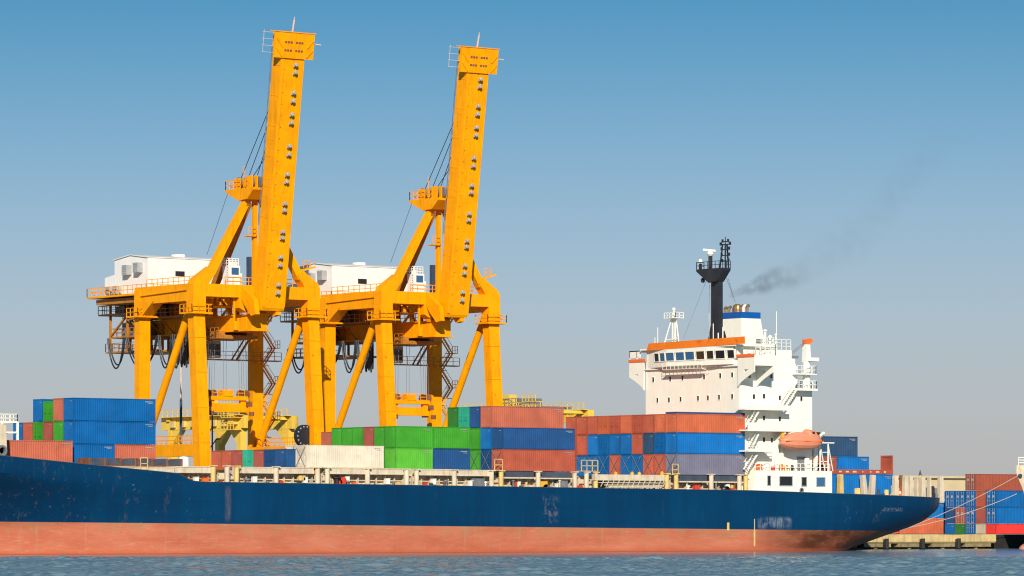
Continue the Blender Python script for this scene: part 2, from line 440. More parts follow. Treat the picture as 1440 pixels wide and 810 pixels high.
def hull_material():
    m = bpy.data.materials.new('ship_hull_paint'); m.use_nodes = True
    t = m.node_tree; N = t.nodes; L = t.links; b = N['Principled BSDF']
    b.inputs['Roughness'].default_value = 0.42
    b.inputs['Specular IOR Level'].default_value = 0.12
    geo = N.new('ShaderNodeNewGeometry')
    sep = N.new('ShaderNodeSeparateXYZ'); L.new(geo.outputs['Position'], sep.inputs[0])
    def math_(op, a, b2=None, clamp=False):
        n = N.new('ShaderNodeMath'); n.operation = op; n.use_clamp = clamp
        for i, x in enumerate((a, b2)):
            if x is None: continue
            if isinstance(x, (int, float)): n.inputs[i].default_value = x
            else: L.new(x, n.inputs[i])
        return n.outputs[0]
    def noise(scale, sc3=(1, 1, 1), detail=5, rough=0.6):
        mp = N.new('ShaderNodeMapping'); mp.inputs['Scale'].default_value = sc3; L.new(geo.outputs['Position'], mp.inputs['Vector'])
        n = N.new('ShaderNodeTexNoise'); n.inputs['Scale'].default_value = scale; n.inputs['Detail'].default_value = detail
        n.inputs['Roughness'].default_value = rough; L.new(mp.outputs['Vector'], n.inputs['Vector']); return n.outputs['Fac']
    def ramp(v, a, b2, lo=0.0, hi=1.0):
        n = N.new('ShaderNodeMapRange'); n.inputs['From Min'].default_value = a; n.inputs['From Max'].default_value = b2
        n.inputs['To Min'].default_value = lo; n.inputs['To Max'].default_value = hi; L.new(v, n.inputs['Value']); return n.outputs['Result']
    def mix(f, a, b2):
        n = N.new('ShaderNodeMix'); n.data_type = 'RGBA'
        if isinstance(f, float): n.inputs[0].default_value = f
        else: L.new(f, n.inputs[0])
        for i, x in ((6, a), (7, b2)):
            if isinstance(x, tuple): n.inputs[i].default_value = (*x, 1)
            else: L.new(x, n.inputs[i])
        return n.outputs[2]
    X, Z = sep.outputs['X'], sep.outputs['Z']
    zl = math_('ADD', Z, math_('MULTIPLY', X, 0.0088))          # height above the slightly trimmed paint line
    # blue topside
    blue = mix(ramp(noise(0.06, (1, 1, 1.5), 4), 0.3, 0.7), (0.001, 0.033, 0.094), (0.0015, 0.045, 0.122))
    seams = math_('ADD', ramp(noise(0.5, (1.0, 1, 0.12), 3), 0.42, 0.6, 0, 0.35), ramp(noise(0.9, (0.05, 1, 1.6), 2), 0.55, 0.62, 0, 0.18))
    blue = mix(seams, blue, (0.002, 0.026, 0.074))
    wear = math_('ADD', ramp(noise(1.5, (1, 1, 0.8), 6, 0.7), 0.655, 0.70, 0, 0.9), ramp(noise(0.45, (1, 1, 0.5), 9, 0.8), 0.60, 0.70, 0, 0.45), True)
    bow = ramp(X, -42, -62, 0.12, 1)
    wear = math_('MULTIPLY', wear, bow)
    blue = mix(wear, blue, (0.22, 0.20, 0.19))
    rs = math_('MULTIPLY', ramp(noise(1.0, (1.3, 1, 0.4), 7, 0.7), 0.60, 0.68, 0, 0.75), ramp(X, -50, -66, 0.06, 1))
    blue = mix(rs, blue, (0.16, 0.07, 0.035))
    # long pale scrape where a tug pushes near the stern
    def window(v, a, b2, s):
        return math_('MULTIPLY', ramp(v, a, a + s), ramp(v, b2, b2 - s))
    sx = math_('MULTIPLY', window(X, 42.6, 49.2, 0.8), window(Z, 3.0, 4.9, 0.5))
    sc_ = math_('MULTIPLY', sx, math_('MULTIPLY', ramp(noise(2.2, (1.5, 1, 0.22), 7, 0.75), 0.38, 0.66, 0, 0.75), ramp(noise(0.55, (1, 1, 1), 4, 0.6), 0.38, 0.6)))
    blue = mix(sc_, blue, (0.36, 0.42, 0.48))
    sx2 = math_('MULTIPLY', window(X, 4.8, 8.2, 0.8), window(Z, 3.6, 8.0, 0.8))
    blue = mix(math_('MULTIPLY', sx2, ramp(noise(1.3, (1, 1, 0.8), 7, 0.75), 0.5, 0.66, 0, 0.6)), blue, (0.20, 0.19, 0.21))
    sx3 = math_('MULTIPLY', window(X, -45.6, -44.5, 0.3), window(Z, 3.9, 8.8, 0.7))
    blue = mix(math_('MULTIPLY', sx3, ramp(noise(1.4, (2, 1, 0.3), 6, 0.7), 0.35, 0.6, 0, 0.45)), blue, (0.16, 0.14, 0.15))
    sx4 = math_('MULTIPLY', window(X, 57.5, 66.5, 2.5), window(Z, 3.6, 7.4, 0.8))
    blue = mix(math_('MULTIPLY', sx4, ramp(noise(1.1, (1, 1, 0.5), 8, 0.75), 0.58, 0.68, 0, 0.5)), blue, (0.28, 0.26, 0.27))
    sx5 = math_('MULTIPLY', window(X, 66.0, 70.6, 0.3), window(Z, 5.55, 6.15, 0.1))
    blue = mix(math_('MULTIPLY', sx5, ramp(noise(3.0, (1.6, 1, 1.2), 5, 0.7), 0.46, 0.62, 0, 0.4)), blue, (0.30, 0.30, 0.28))
    blue = mix(ramp(noise(1.1, (1.6, 1, 0.12), 6, 0.7), 0.60, 0.72, 0, 0.45), blue, (0.02, 0.075, 0.12))
    # faded red boot-topping, algae-brown at its top edge, wet at the water
    red = mix(ramp(noise(0.25, (0.35, 1, 1.8), 7, 0.7), 0.35, 0.66), (0.44, 0.115, 0.06), (0.54, 0.18, 0.105))
    red = mix(math_('MULTIPLY', ramp(noise(0.5, (0.7, 1, 0.5), 6, 0.7), 0.42, 0.62, 0, 0.75), ramp(zl, 1.7, 3.2)), red, (0.36, 0.20, 0.10))
    red = mix(ramp(noise(0.55, (2.2, 1, 0.15), 5, 0.7), 0.57, 0.68, 0, 0.5), red, (0.42, 0.22, 0.15))
    red = mix(ramp(noise(1.7, (0.25, 1, 2.6), 8, 0.8), 0.55, 0.70, 0, 0.6), red, (0.66, 0.36, 0.25))
    red = mix(math_('MULTIPLY', ramp(noise(0.5, (0.5, 1, 1.2), 6, 0.7), 0.3, 0.55, 0.55, 1.0), ramp(X, 41, 52, 0, 1.0)), red, (0.085, 0.03, 0.016))  # browner towards the stern: rusty stain plus painted-in shade of the counter
    red = mix(ramp(Z, 0.55, 0.12, 0, 0.6), red, (0.50, 0.085, 0.02))
    red = mix(ramp(Z, 0.14, 0.05, 0, 0.4), red, (0.06, 0.045, 0.035))
    edge = math_('ADD', 3.41, math_('MULTIPLY', noise(0.7, (1, 1, 1), 4), 0.0))
    below = math_('LESS_THAN', zl, edge)
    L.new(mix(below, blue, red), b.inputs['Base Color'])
    bn = N.new('ShaderNodeBump'); bn.inputs['Strength'].default_value = 0.22; bn.inputs['Distance'].default_value = 0.25
    L.new(noise(0.3, (1, 1, 1), 3), bn.inputs['Height']); L.new(bn.outputs['Normal'], b.inputs['Normal'])
    return m
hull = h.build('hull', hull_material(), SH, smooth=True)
mod = hull.modifiers.new('edges', 'EDGE_SPLIT'); mod.split_angle = R(35)

# deck inside the bulwark
dk = MB(); ring = []
for i in range(nS - 1):
    z0 = lerp_tab(ZTOP, xs[i]) - 1.0; z1 = lerp_tab(ZTOP, xs[i + 1]) - 1.0
    b0 = half_breadth(xs[i], z0, z0 + 1.0) - 0.06; b1 = half_breadth(xs[i + 1], z1, z1 + 1.0) - 0.06
    dk.add([(xs[i], YC - b0, z0), (xs[i + 1], YC - b1, z1), (xs[i + 1], YC + b1, z1), (xs[i], YC + b0, z0)], [(0, 1, 2, 3)])
dk.build('deck', M['rust'], SH)
# skeg and rudder under the counter
rd = MB(); rd.prism([(60, YC - 0.6, -4), (73.5, YC - 0.6, -4), (71.5, YC - 0.6, 2.2), (60, YC - 0.6, 1.4)], (0, 1.2, 0))
rd.build('rudder', M['rust'], SH)
# bulwark cap rail
cr = MB()
for i in range(nS - 1):
    a = near[i][0]; b_ = near[i + 1][0]
    cr.beam(a + Vector((0, 0.06, 0.03)), b_ + Vector((0, 0.06, 0.03)), 0.22, 0.08)
cr.build('bulwark_rail', M['slate'], SH)

# ---- hatch coaming along the near side, with recess, stays, pipes
HB = []          # beam segments (x0, x1, z0, z1, mat)
def px_X(px, Y=0.8): return at(px, 665, Y).x
co = MB()
co.box(-56, 2.3, 7.6, 42.0, 2.6, 10.3); co.box(-56, 2.6, 7.6, 42.0, 24.5, 10.2)
co.build('hatch_coaming', M['cream'], SH)
segs = [(135, 245, 10.08, 10.95, 'cream'), (246.5, 296, 10.25, 11.05, 'cream'), (340, 386, 10.27, 11.05, 'cream'), (391, 441, 10.27, 11.05, 'cream'),
        (463, 513.5, 10.27, 11.05, 'cream'), (520.5, 567, 10.25, 11.02, 'cream'), (589, 635.5, 10.2, 11.0, 'cream'), (643, 688, 10.15, 10.95, 'cream'),
        (708, 753.5, 10.06, 10.82, 'slate'), (761, 805, 10.02, 10.80, 'slate'), (956, 997, 9.72, 10.5, 'slate'), (1004, 1049, 9.7, 10.5, 'slate')]
for p0, p1, z0, z1, mm in segs:
    m = MB(); x0, x1 = px_X(p0), px_X(p1)
    m.box(x0, 0.75 if mm == 'cream' else 1.15, z0, x1, 3.0, z1)
    if mm == 'cream':
        m.box(x0, 0.68, z1 - 0.1, x1, 0.75, z1 + 0.02); m.box(x0, 0.68, z0 - 0.02, x1, 0.75, z0 + 0.1)
        for k in range(3): m.box(x0 + (x1 - x0) * (k + 0.5) / 3 - 0.04, 0.70, z0 + 0.1, x0 + (x1 - x0) * (k + 0.5) / 3 + 0.04, 0.75, z1 - 0.1)
    m.build('hatch_cover', M[mm], SH)
    if mm == 'slate':
        m = MB(); m.box(x0, 0.75, z0 - 0.2, x1, 3.0, z0 - 0.02); m.build('hatch_beam', M['cream'], SH)
# stays and pipes in the recess
X = -50
while X < 41.5:
    st = MB(); st.box(X, 1.5, 7.7, X + 0.09, 2.3, 10.1); X += 1.45
    st.build('coaming_stay', M['cream'], SH)
for z, y in ((9.55, 1.95), (8.95, 2.05)):
    m = MB(); m.tube((-50, y, z), (41.8, y, z - 0.35), 0.09); m.build('pipe', M['cream'], SH)
# pillars
pil = [(300, 'ochre'), (319.5, 'cream'), (333, 'ochre'), (388.5, 'cream'), (447, 'cream'), (460.5, 'cream'), (517, 'cream'), (572, 'cream'), (586, 'cream'),
       (639, 'cream'), (691.5, 'cream'), (705, 'ochre'), (757, 'cream'), (808.5, 'cream'), (825, 'cream'), (838, 'ochre'), (938, 'ochre'), (951, 'ochre'), (1000.5, 'cream'),
       (1040, 'cream'), (1049, 'ochre')]
for k, (px, mm) in enumerate(pil):
    p = at(px, 665, 0.55); zt = 11.1 - 0.55 * (px - 300) / 750
    m = MB(); m.tube((p.x, 0.6, 7.5), (p.x, 0.6, zt), 0.33, n=12); m.box(p.x - 0.42, 0.2, zt, p.x + 0.42, 1.0, zt + 0.14)
    m.box(p.x - 0.45, 0.15, 8.2, p.x + 0.45, 1.05, 8.35)
    m.build('container_pillar', M[mm], SH)
# deck clutter in the recess: boxes, hose cabinets, drums, vents
clut = random.Random(3)
def clutter(name, mat, px, w, z0, z1, y=1.1, d=0.5, kind='box'):
    p = at(px, 675, y); m = MB()
    if kind == 'box': m.box(p.x - w / 2, y, z0, p.x + w / 2, y + d, z1); m.box(p.x - w / 2 - 0.04, y - 0.04, z1, p.x + w / 2 + 0.04, y + d + 0.04, z1 + 0.06)
    elif kind == 'drum': m.lathe((p.x, y + d / 2, (z0 + z1) / 2), [(0.05, -d / 2), (w / 2, -d / 2), (w / 2, d / 2), (0.05, d / 2)], axis='Y')
    elif kind == 'vent': m.tube((p.x, y, z0), (p.x, y, z1 - 0.2), w * 0.28, n=8); m.lathe((p.x, y, z1 - 0.25), [(w * 0.3, 0), (w * 0.5, 0.06), (w * 0.5, 0.2), (w * 0.2, 0.28)], n=10)
    m.build(name, M[mat], SH)
for px, mat, w, z0, z1, kind, nm in [
    (266, 'red', 0.5, 8.5, 9.5, 'box', 'hose_box'), (277, 'white', 0.6, 9.0, 9.7, 'box', 'white_locker'), (290, 'orange_red', 0.9, 8.2, 9.6, 'box', 'gas_locker'),
    (311, 'red', 0.5, 8.4, 9.2, 'box', 'hose_box'), (348, 'steel', 0.9, 8.0, 9.6, 'vent', 'ventilator'), (359, 'white', 0.6, 9.1, 9.8, 'box', 'white_locker'),
    (376, 'steel', 0.5, 8.0, 9.3, 'vent', 'ventilator'), (396, 'red', 0.5, 8.0, 9.3, 'box', 'hose_box'), (401, 'yellow', 0.4, 8.0, 9.2, 'box', 'yellow_locker'),
    (420, 'lampblue', 0.9, 8.0, 9.4, 'drum', 'winch_drum'), (425, 'ochre', 1.0, 9.4, 10.0, 'box', 'yellow_locker'), (430, 'white', 0.6, 9.1, 9.8, 'box', 'white_locker'),
    (473, 'dark', 1.2, 8.0, 9.9, 'vent', 'ventilator'), (477, 'red', 1.0, 8.4, 9.9, 'drum', 'hose_reel'), (483, 'red', 1.0, 8.9, 9.9, 'drum', 'hose_reel'),
    (489, 'white', 0.6, 9.3, 9.9, 'box', 'white_locker'), (499, 'orange_red', 0.4, 8.3, 9.2, 'box', 'hose_box'), (546, 'white', 0.6, 9.0, 9.7, 'box', 'white_locker'),
    (553, 'steel', 0.5, 8.0, 9.4, 'vent', 'ventilator'), (561, 'ochre', 1.0, 8.0, 9.6, 'drum', 'winch_drum'), (599, 'red', 0.5, 8.0, 9.2, 'box', 'hose_box'),
    (606, 'lampblue', 0.6, 8.0, 9.2, 'vent', 'ventilator'), (611, 'white', 0.6, 9.0, 9.7, 'box', 'white_locker'), (627, 'steel', 0.7, 8.0, 9.6, 'vent', 'ventilator'),
    (663, 'white', 0.6, 8.8, 9.5, 'box', 'white_locker'), (673, 'steel', 2.0, 8.2, 9.8, 'box', 'dark_grating'), (726, 'red', 0.4, 8.6, 9.4, 'box', 'hose_box'),
    (730, 'white', 0.5, 8.8, 9.4, 'box', 'white_locker'), (733, 'brass', 0.7, 7.9, 8.9, 'box', 'deck_locker'), (741, 'ochre', 0.8, 7.9, 9.0, 'box', 'yellow_locker'),
    (765, 'yellow', 1.2, 8.6, 9.5, 'box', 'yellow_locker'), (769, 'brass', 1.6, 7.8, 8.9, 'drum', 'winch_drum'), (785, 'white', 0.5, 8.6, 9.2, 'box', 'white_locker'),
    (792, 'steel', 1.6, 8.1, 9.6, 'box', 'dark_grating'), (817, 'red', 0.8, 8.2, 9.1, 'drum', 'hose_reel'), (846, 'dark', 1.2, 7.8, 9.6, 'box', 'dark_grating'),
    (968, 'white', 0.6, 8.3, 9.1, 'vent', 'ventilator'), (981, 'red', 1.0, 7.9, 9.1, 'box', 'hose_box'), (974, 'lampblue', 0.8, 7.7, 8.7, 'drum', 'winch_drum'),
    (1022, 'dark', 1.4, 7.7, 9.0, 'drum', 'winch_drum'), (1024, 'white', 0.6, 8.7, 9.3, 'box', 'white_locker'), (1031, 'red', 0.6, 7.8, 8.7, 'box', 'hose_box')]:
    clutter(nm, mat, px, w, z0, z1, kind=kind)
for i in range(46):
    px = clut.uniform(262, 1040)
    if any(abs(px - p[0]) < 4 for p in pil) or 840 < px < 935: continue
    clutter('deck_fitting', clut.choice(['cream', 'cream', 'steel', 'ochre', 'white', 'rust']), px, clut.uniform(0.2, 0.6), 7.8, clut.uniform(8.6, 9.9), y=clut.uniform(0.9, 1.4), kind=clut.choice(['box', 'vent', 'vent']))
# stowed accommodation ladder
m = MB(); a, b_ = at(836, 672, 0.35), at(934, 675, 0.35)
m.box(a.x, 0.25, 9.7, b_.x, 0.95, 10.5); m.box(a.x + 0.6, 0.2, 9.35, b_.x, 0.3, 9.45); m.box(a.x + 1.6, 0.2, 9.02, b_.x - 0.2, 0.3, 9.14)
m.box(a.x + 2.4, 0.22, 8.75, b_.x - 0.6, 0.9, 8.95)
X = a.x + 1.0
while X < b_.x: m.beam((X, 0.25, 8.85), (X + 0.5, 0.25, 9.7), 0.08, 0.08); X += 0.9
m.build('accommodation_ladder', M['cream'], SH)
for px, pz in ((889, 10.62), (866, 10.6), (899, 10.6), (931, 10.7)):
    m = MB(); p = at(px, 650, 0.5); m.lathe((p.x, 0.5, pz), [(0.1, -0.25), (0.26, -0.2), (0.26, 0.1), (0.1, 0.3)], n=8); m.build('deck_light', M['yellow'], SH)
# lashing platforms with yellow rails
for p0, p1, zb in ((816, 839, 10.9), (694, 705, 10.9), (944, 952, 10.5), (196, 206, 10.6)):
    m = MB(); a, b_ = at(p0, 660, 0.7), at(p1, 660, 0.7)
    m.box(a.x, 0.4, zb, b_.x, 1.6, zb + 0.08); m.rail([(a.x, 0.45, zb), (b_.x, 0.45, zb)], 1.5, 1.0, 0.06, bars=2)
    m.build('lashing_platform', M['ochre'], SH)
# forecastle: breakwater, winch house frames, bulwark fittings
m = MB()
p = at(3, 640, 4)
m.prism([(at(-30, 600, 4).x, 4, 10.5), (at(11, 600, 4).x, 4, 10.5), (at(8.5, 600, 4).x, 4, 16.0), (at(-30, 600, 4).x, 4, 16.6)], (0, 17, 0))
m.build('breakwater', M['cream'], SH)
m = MB(); p = at(2.5, 636, 3.6); m.lathe((p.x, 3.7, p.z + 0.2), [(0.42, 0.2), (0.42, -0.3), (0.68, -0.3), (0.68, 0.2)], axis='Y', n=16); m.build('fairlead', M['steel'], SH)
m = MB(); a = atX(-14, 600, -80); b_ = atX(24, 600, -72)
X0, X1 = -92, at(24.5, 600, 12).x; Y0, Y1 = 12.0, 17.0
for (x, y) in ((X0, Y0), (X1, Y0), (X0, Y1), (X1, Y1), ((X0 + X1) / 2, Y0), (X1 - 2.3, Y0)): m.beam((x, y, 11), (x, y, 16.6), 0.25, 0.25)
for z in (12.6, 14.0, 15.3, 16.6):
    m.beam((X0, Y0, z), (X1, Y0, z), 0.16, 0.2); m.beam((X1, Y0, z), (X1, Y1, z), 0.16, 0.2); m.beam((X0, Y1, z), (X1, Y1, z), 0.16, 0.2)
m.rail([(X0, Y0, 16.6), (X1, Y0, 16.6), (X1, Y1, 16.6)], 1.0, 1.0, 0.05)
m.build('foremast_frame', M['white'], SH)
m = MB(); m.box(X0 + 0.5, Y0 + 0.6, 11, X1 - 2.4, Y1, 15.2); m.box(X1 - 2.0, Y0 + 0.6, 12.6, X1 - 0.4, Y1, 13.9); m.build('winch_house', M['grey'], SH)

# ---- superstructure
XF = at(1040, 600, 1.5).x                     # front face
YS = 1.5                                       # starboard side wall
YP = atX(908, 560, XF).y
WZ = 25.75                                     # bridge deck underside
def sideX(px, Y=YS): return at(px, 560, Y).x
XA = sideX(1118); XB = sideX(1142)
m = MB()
m.box(XF, YS, 7.4, XA, YP, 27.0)
# rounded shoulder aft at the top
m.prism([(XA, YS, 23.2), (XA + 0.45, YS, 23.6), (XA + 0.45, YS, 25.6), (XA, YS, 26.4)], (0, YP - YS, 0))
m.box(XA, YS + 0.003, 7.4, XB, YP - 1.5, 22.6)
m.build('deckhouse', M['white'], SH)
# bridge wings with curved brackets
WR = atX(1063.5, 505, XF).y; WL = atX(887.5, 510, XF).y; WX = 44.3
m = MB(); t_ = 0.18
m.box(XF - 0.35, WR, WZ, WX, WL, WZ + 0.16)                               # wing floor
for side, y0, y1 in ((1, WR, YS), (-1, WL, YP)):
    m.box(XF - 0.35, min(y0, y1) - 0.0, WZ + 0.16, XF - 0.2, max(y0, y1), WZ + 1.45)
    m.box(XF - 0.2, y0 - (0 if side == 1 else t_), WZ + 0.16, WX, y0 + (t_ if side == 1 else 0), WZ + 1.45)
m.build('bridge_wing', M['white'], SH)
for y0, y1 in ((WR, YS), (WL, YP)):
    d = 1 if y1 > y0 else -1
    out = [(y0, WZ + 0.0), (y1, WZ + 0.0), (y1, 22.9)]
    n = 8; arc = []
    # lower edge: sweeps from the wall up and out to the wing tip
    for k in range(n + 1):
        u = k / n; arc.append((y1 + (y0 - y1) * u, 22.9 + (WZ - 0.9 - 22.9) * (u ** 0.75)))
    poly = [(y0, WZ), (y1, WZ)] + arc
    # plate with a lightening hole made of two strips: outer arm + filled root
    for xx in (XF - 0.35, WX - 0.5):
        m = MB()
        for (a, b_), (c2, d2) in zip(arc[:-1], arc[1:]):
            top0 = WZ; 
            ua = (a - y1) / (y0 - y1)
            if 0.30 < ua < 0.62:      # hole
                th = 0.95
                m.prism([(xx, a, b_), (xx, c2, d2), (xx, c2, min(WZ, d2 + th)), (xx, a, min(WZ, b_ + th))], (0.16, 0, 0))
                m.prism([(xx, a, WZ - 0.5), (xx, c2, WZ - 0.5), (xx, c2, WZ), (xx, a, WZ)], (0.16, 0, 0))
            else:
                m.prism([(xx, a, b_), (xx, c2, d2), (xx, c2, WZ), (xx, a, WZ)], (0.16, 0, 0))
        m.build('wing_bracket', M['white'], SH)
# wheelhouse
m = MB(); ZR = 28.55
m.box(XF - 0.3, YS + 0.6, WZ + 0.16, 46.4, YP - 0.6, ZR); m.box(46.4, YS + 0.02, 26.9, 50.3, YS + 9, ZR - 0.35)
m.box(XF - 0.9, YS - 0.2, ZR, 47.0, YP + 0.2, ZR + 0.22)
# faceted window front standing proud
wpt = [(YP - 1.0, 0), (YP - 4.6, 0.55), (YP - 6, 0.75), (YS + 6, 0.75), (YS + 1, 0.2), ]
m.prism([(XF - 0.3, wpt[0][0], WZ + 0.3)] + [(XF - 0.3 - d, y, WZ + 0.3) for y, d in wpt[1:]] + [(XF - 0.3, YS + 0.7, WZ + 0.3)], (0, 0, ZR - WZ - 0.31))
m.build('wheelhouse', M['white'], SH)
# bridge windows: pane set in a frame on the faceted front
def front_x(y):
    pts = [(YP, 0)] + wpt + [(YS, 0)]
    for (ya, da), (yb, db) in zip(pts[:-1], pts[1:]):
        if yb <= y <= ya: return XF - 0.3 - (da + (db - da) * (ya - y) / (ya - yb) if ya != yb else da)
    return XF - 0.3
bw = [(395, 480), (492, 582), (596, 716), (736, 862), (872, 1006), (1028, 1150), (1176, 1266), (1286, 1408)]
bw = [(880 + a / 10.13, 880 + b / 10.13) for a, b in bw] + [(1010 + 95 / 8.1, 1010 + 166 / 8.1), (1010 + 180 / 8.1, 1010 + 240 / 8.1)]
for k, (a, b_) in enumerate(bw):
    ya, yb = atX(a, 495, XF - 0.8).y, atX(b_, 495, XF - 0.8).y
    yb = max(yb, YS + 0.35); xa, xb = front_x(ya) - 0.03, front_x(yb) - 0.03
    z0, z1 = 26.85, 28.05
    w = MB(); w.add([(xa, ya, z0), (xb, yb, z0), (xb - 0.12, yb, z1), (xa - 0.12, ya, z1)], [(0, 1, 2, 3)])
    w.add([(xa + 0.05, ya, z0), (xb + 0.05, yb, z0), (xb + 0.05, yb, z1), (xa + 0.05, ya, z1)], [(3, 2, 1, 0)])
    w.f.append([0, 1, 5, 4]); w.m.append(0); w.f.append([3, 2, 6, 7]); w.m.append(0); w.f.append([0, 3, 7, 4]); w.m.append(0); w.f.append([1, 2, 6, 5]); w.m.append(0)
    win = w.build('bridge_window', M['glass_blue'] if k in (1, 2, 3, 4) else M['glass'], SH)
    f = MB()
    for p0, p1 in (((xa - 0.02, ya, z0), (xb - 0.02, yb, z0)), ((xa - 0.14, ya, z1), (xb - 0.14, yb, z1)), ((xa - 0.02, ya, z0), (xa - 0.14, ya, z1)), ((xb - 0.02, yb, z0), (xb - 0.14, yb, z1))):
        f.beam(p0, p1, 0.1, 0.1)
    f.build('frame', M['white'], win)
# window-cleaning gangway under the windows
m = MB(); y0, y1 = atX(945, 520, XF).y, atX(1000, 520, XF).y
m.box(XF - 1.75, y1, 25.6, XF - 0.95, y0, 25.66)
for k in range(13): m.beam((XF - 1.7, y0 + (y1 - y0) * k / 12, 25.6), (XF - 0.36, y0 + (y1 - y0) * k / 12 , 25.2), 0.06, 0.06)
m.rail([(XF - 1.7, y0, 25.66), (XF - 1.7, y1, 25.66)], 0.9, 0.9, 0.03)
m.build('window_gangway', M['white'], SH)
# orange dodgers
m = MB(); ya, yb = atX(909.5, 490, XF - 0.9).y, atX(1048, 480, XF - 0.9).y
m.prism([(XF - 0.98, ya, 28.5), (XF - 0.98, yb, 28.78), (XF - 1.05, yb, 29.78), (XF - 1.05, ya - 0.6, 29.5)], (0.08, 0, 0))
m.build('canvas_dodger', M['orange'], SH)
for y0, y1 in ((WR - 0.05, YS + 2.0), (WL + 0.05, YP - 0.4)):
    m = MB(); m.box(XF - 0.46, min(y0, y1), WZ + 1.2, XF - 0.36, max(y0, y1), WZ + 1.62); m.build('canvas_dodger', M['orange_red'], SH)
# monkey-island rails, wing frames
for pts, hh, sp_, bb in (([(46.9, YS - 0.1, ZR + 0.22), (XF - 0.8, YS - 0.1, ZR + 0.22)], 1.1, 1.1, 2),
        ([(WX, YS - 0.2, WZ + 1.4), (WX, WR + 0.1, WZ + 1.4), (XF, WR + 0.1, WZ + 1.4)], 1.6, 1.0, 3),
        ([(50.2, YS + 0.1, ZR - 0.3), (46.8, YS + 0.1, ZR - 0.3)], 1.4, 0.9, 3),
        ([(54.5, YS + 0.1, 22.6), (XB, YS + 0.1, 22.6), (XB, YS + 6, 22.6)], 1.1, 0.8, 2)):
    m = MB(); m.rail(pts, hh, sp_, 0.045, bars=bb); m.build('handrail', M['white'], SH)
m = MB()
for y in (WL - 0.1, YP + 1.6):
    m.beam((XF - 0.28, y, WZ + 1.4), (XF - 0.28, y, ZR - 0.1), 0.14, 0.14); m.beam((WX - 0.2, y, WZ + 1.4), (WX - 0.2, y, ZR - 0.1), 0.14, 0.14)
m.box(XF - 0.35, YP + 0.9, ZR - 0.95, XF - 0.2, WL, ZR + 0.05); m.box(XF - 0.35, YP + 0.2, ZR - 0.1, WX, WL, ZR + 0.05)
m.build('wing_shelter', M['white'], SH)
m = MB()
for y in (WR + 0.9, WR + 2.2): m.lathe((XF + 0.6, y, WZ + 1.2), [(0.12, 0), (0.12, 0.5), (0.3, 0.55), (0.3, 0.9), (0.1, 1.0)], n=8)
m.build('bridge_repeater', M['white'], SH)
# small accommodation windows
fr1 = [(172, 190), (256, 186), (317, 182), (424, 176), (504, 170), (563, 166), (193, 292), (250, 290), (308, 287), (394, 282), (443, 280), (498, 277), (563, 273)]
for zx, zy in fr1:
    p = atX(870 + zx / 3.522, 480 + zy / 3.522, XF)
    m = MB(); m.box(XF - 0.035, p.y - 0.19, p.z - 0.32, XF - 0.004, p.y + 0.19, p.z + 0.32)
    w = m.build('window', M['glass'], SH)
    f = MB(); f.box(XF - 0.09, p.y - 0.26, p.z + 0.325, XF - 0.004, p.y + 0.26, p.z + 0.42); f.box(XF - 0.06, p.y - 0.26, p.z - 0.4, XF - 0.004, p.y + 0.26, p.z - 0.325)
    for d_ in (-1, 1): f.box(XF - 0.05, p.y + d_ * 0.228 - 0.032, p.z - 0.33, XF - 0.004, p.y + d_ * 0.228 + 0.032, p.z + 0.33)
    f.build('frame', M['white'], w)
for zx, zy in [(648, 170), (755, 172), (669, 274), (719, 272), (797, 280), (904, 284), (719, 380), (797, 384), (719, 487), (758, 490)]:
    p = at(870 + zx / 3.522, 480 + zy / 3.522, YS)
    m = MB(); m.box(p.x - 0.19, YS - 0.035, p.z - 0.32, p.x + 0.19, YS - 0.004, p.z + 0.32)
    w = m.build('window', M['glass'], SH)
    f = MB(); f.box(p.x - 0.26, YS - 0.10, p.z + 0.325, p.x + 0.26, YS - 0.004, p.z + 0.42); f.box(p.x - 0.26, YS - 0.06, p.z - 0.4, p.x + 0.26, YS - 0.004, p.z - 0.325)
    for d_ in (-1, 1): f.box(p.x + d_ * 0.228 - 0.032, YS - 0.05, p.z - 0.33, p.x + d_ * 0.228 + 0.032, YS - 0.004, p.z + 0.33)
    f.build('frame', M['white'], w)
# side galleries with bulwarks and stairs
def gallery(p0, p1, pyTop, pyBot, Yo=-0.6):
    a = at(p0, pyTop, Yo); b_ = at(p1, pyTop, Yo); zb = at(p0, pyBot, Yo).z
    m = MB(); m.box(a.x, Yo, zb, b_.x, YS - 0.004, zb + 0.2); m.box(a.x, Yo, zb + 0.2, b_.x, Yo + 0.08, a.z)
    m.prism([(b_.x - 1.0, Yo, zb), (b_.x, Yo, zb), (b_.x + 1.2, YS - 0.004, zb - 1.2), (b_.x + 1.2, YS - 0.004, zb)], (0, 0, 0.19)) if False else None
    return m, a, b_, zb
m, a, b_, zg1 = gallery(1047, 1112, 569, 576); m.build('side_gallery', M['white'], SH)
m, a, b_, zg2 = gallery(1052, 1123, 594, 606, -0.9); m.build('side_gallery', M['white'], SH)
m, a, b_, zg3 = gallery(1052, 1088, 631, 635, -0.9); m.rail([(a.x, -0.85, zg3 + 0.2), (b_.x, -0.85, zg3 + 0.2)], 1.0, 1.0, 0.045); m.build('side_gallery', M['white'], SH)
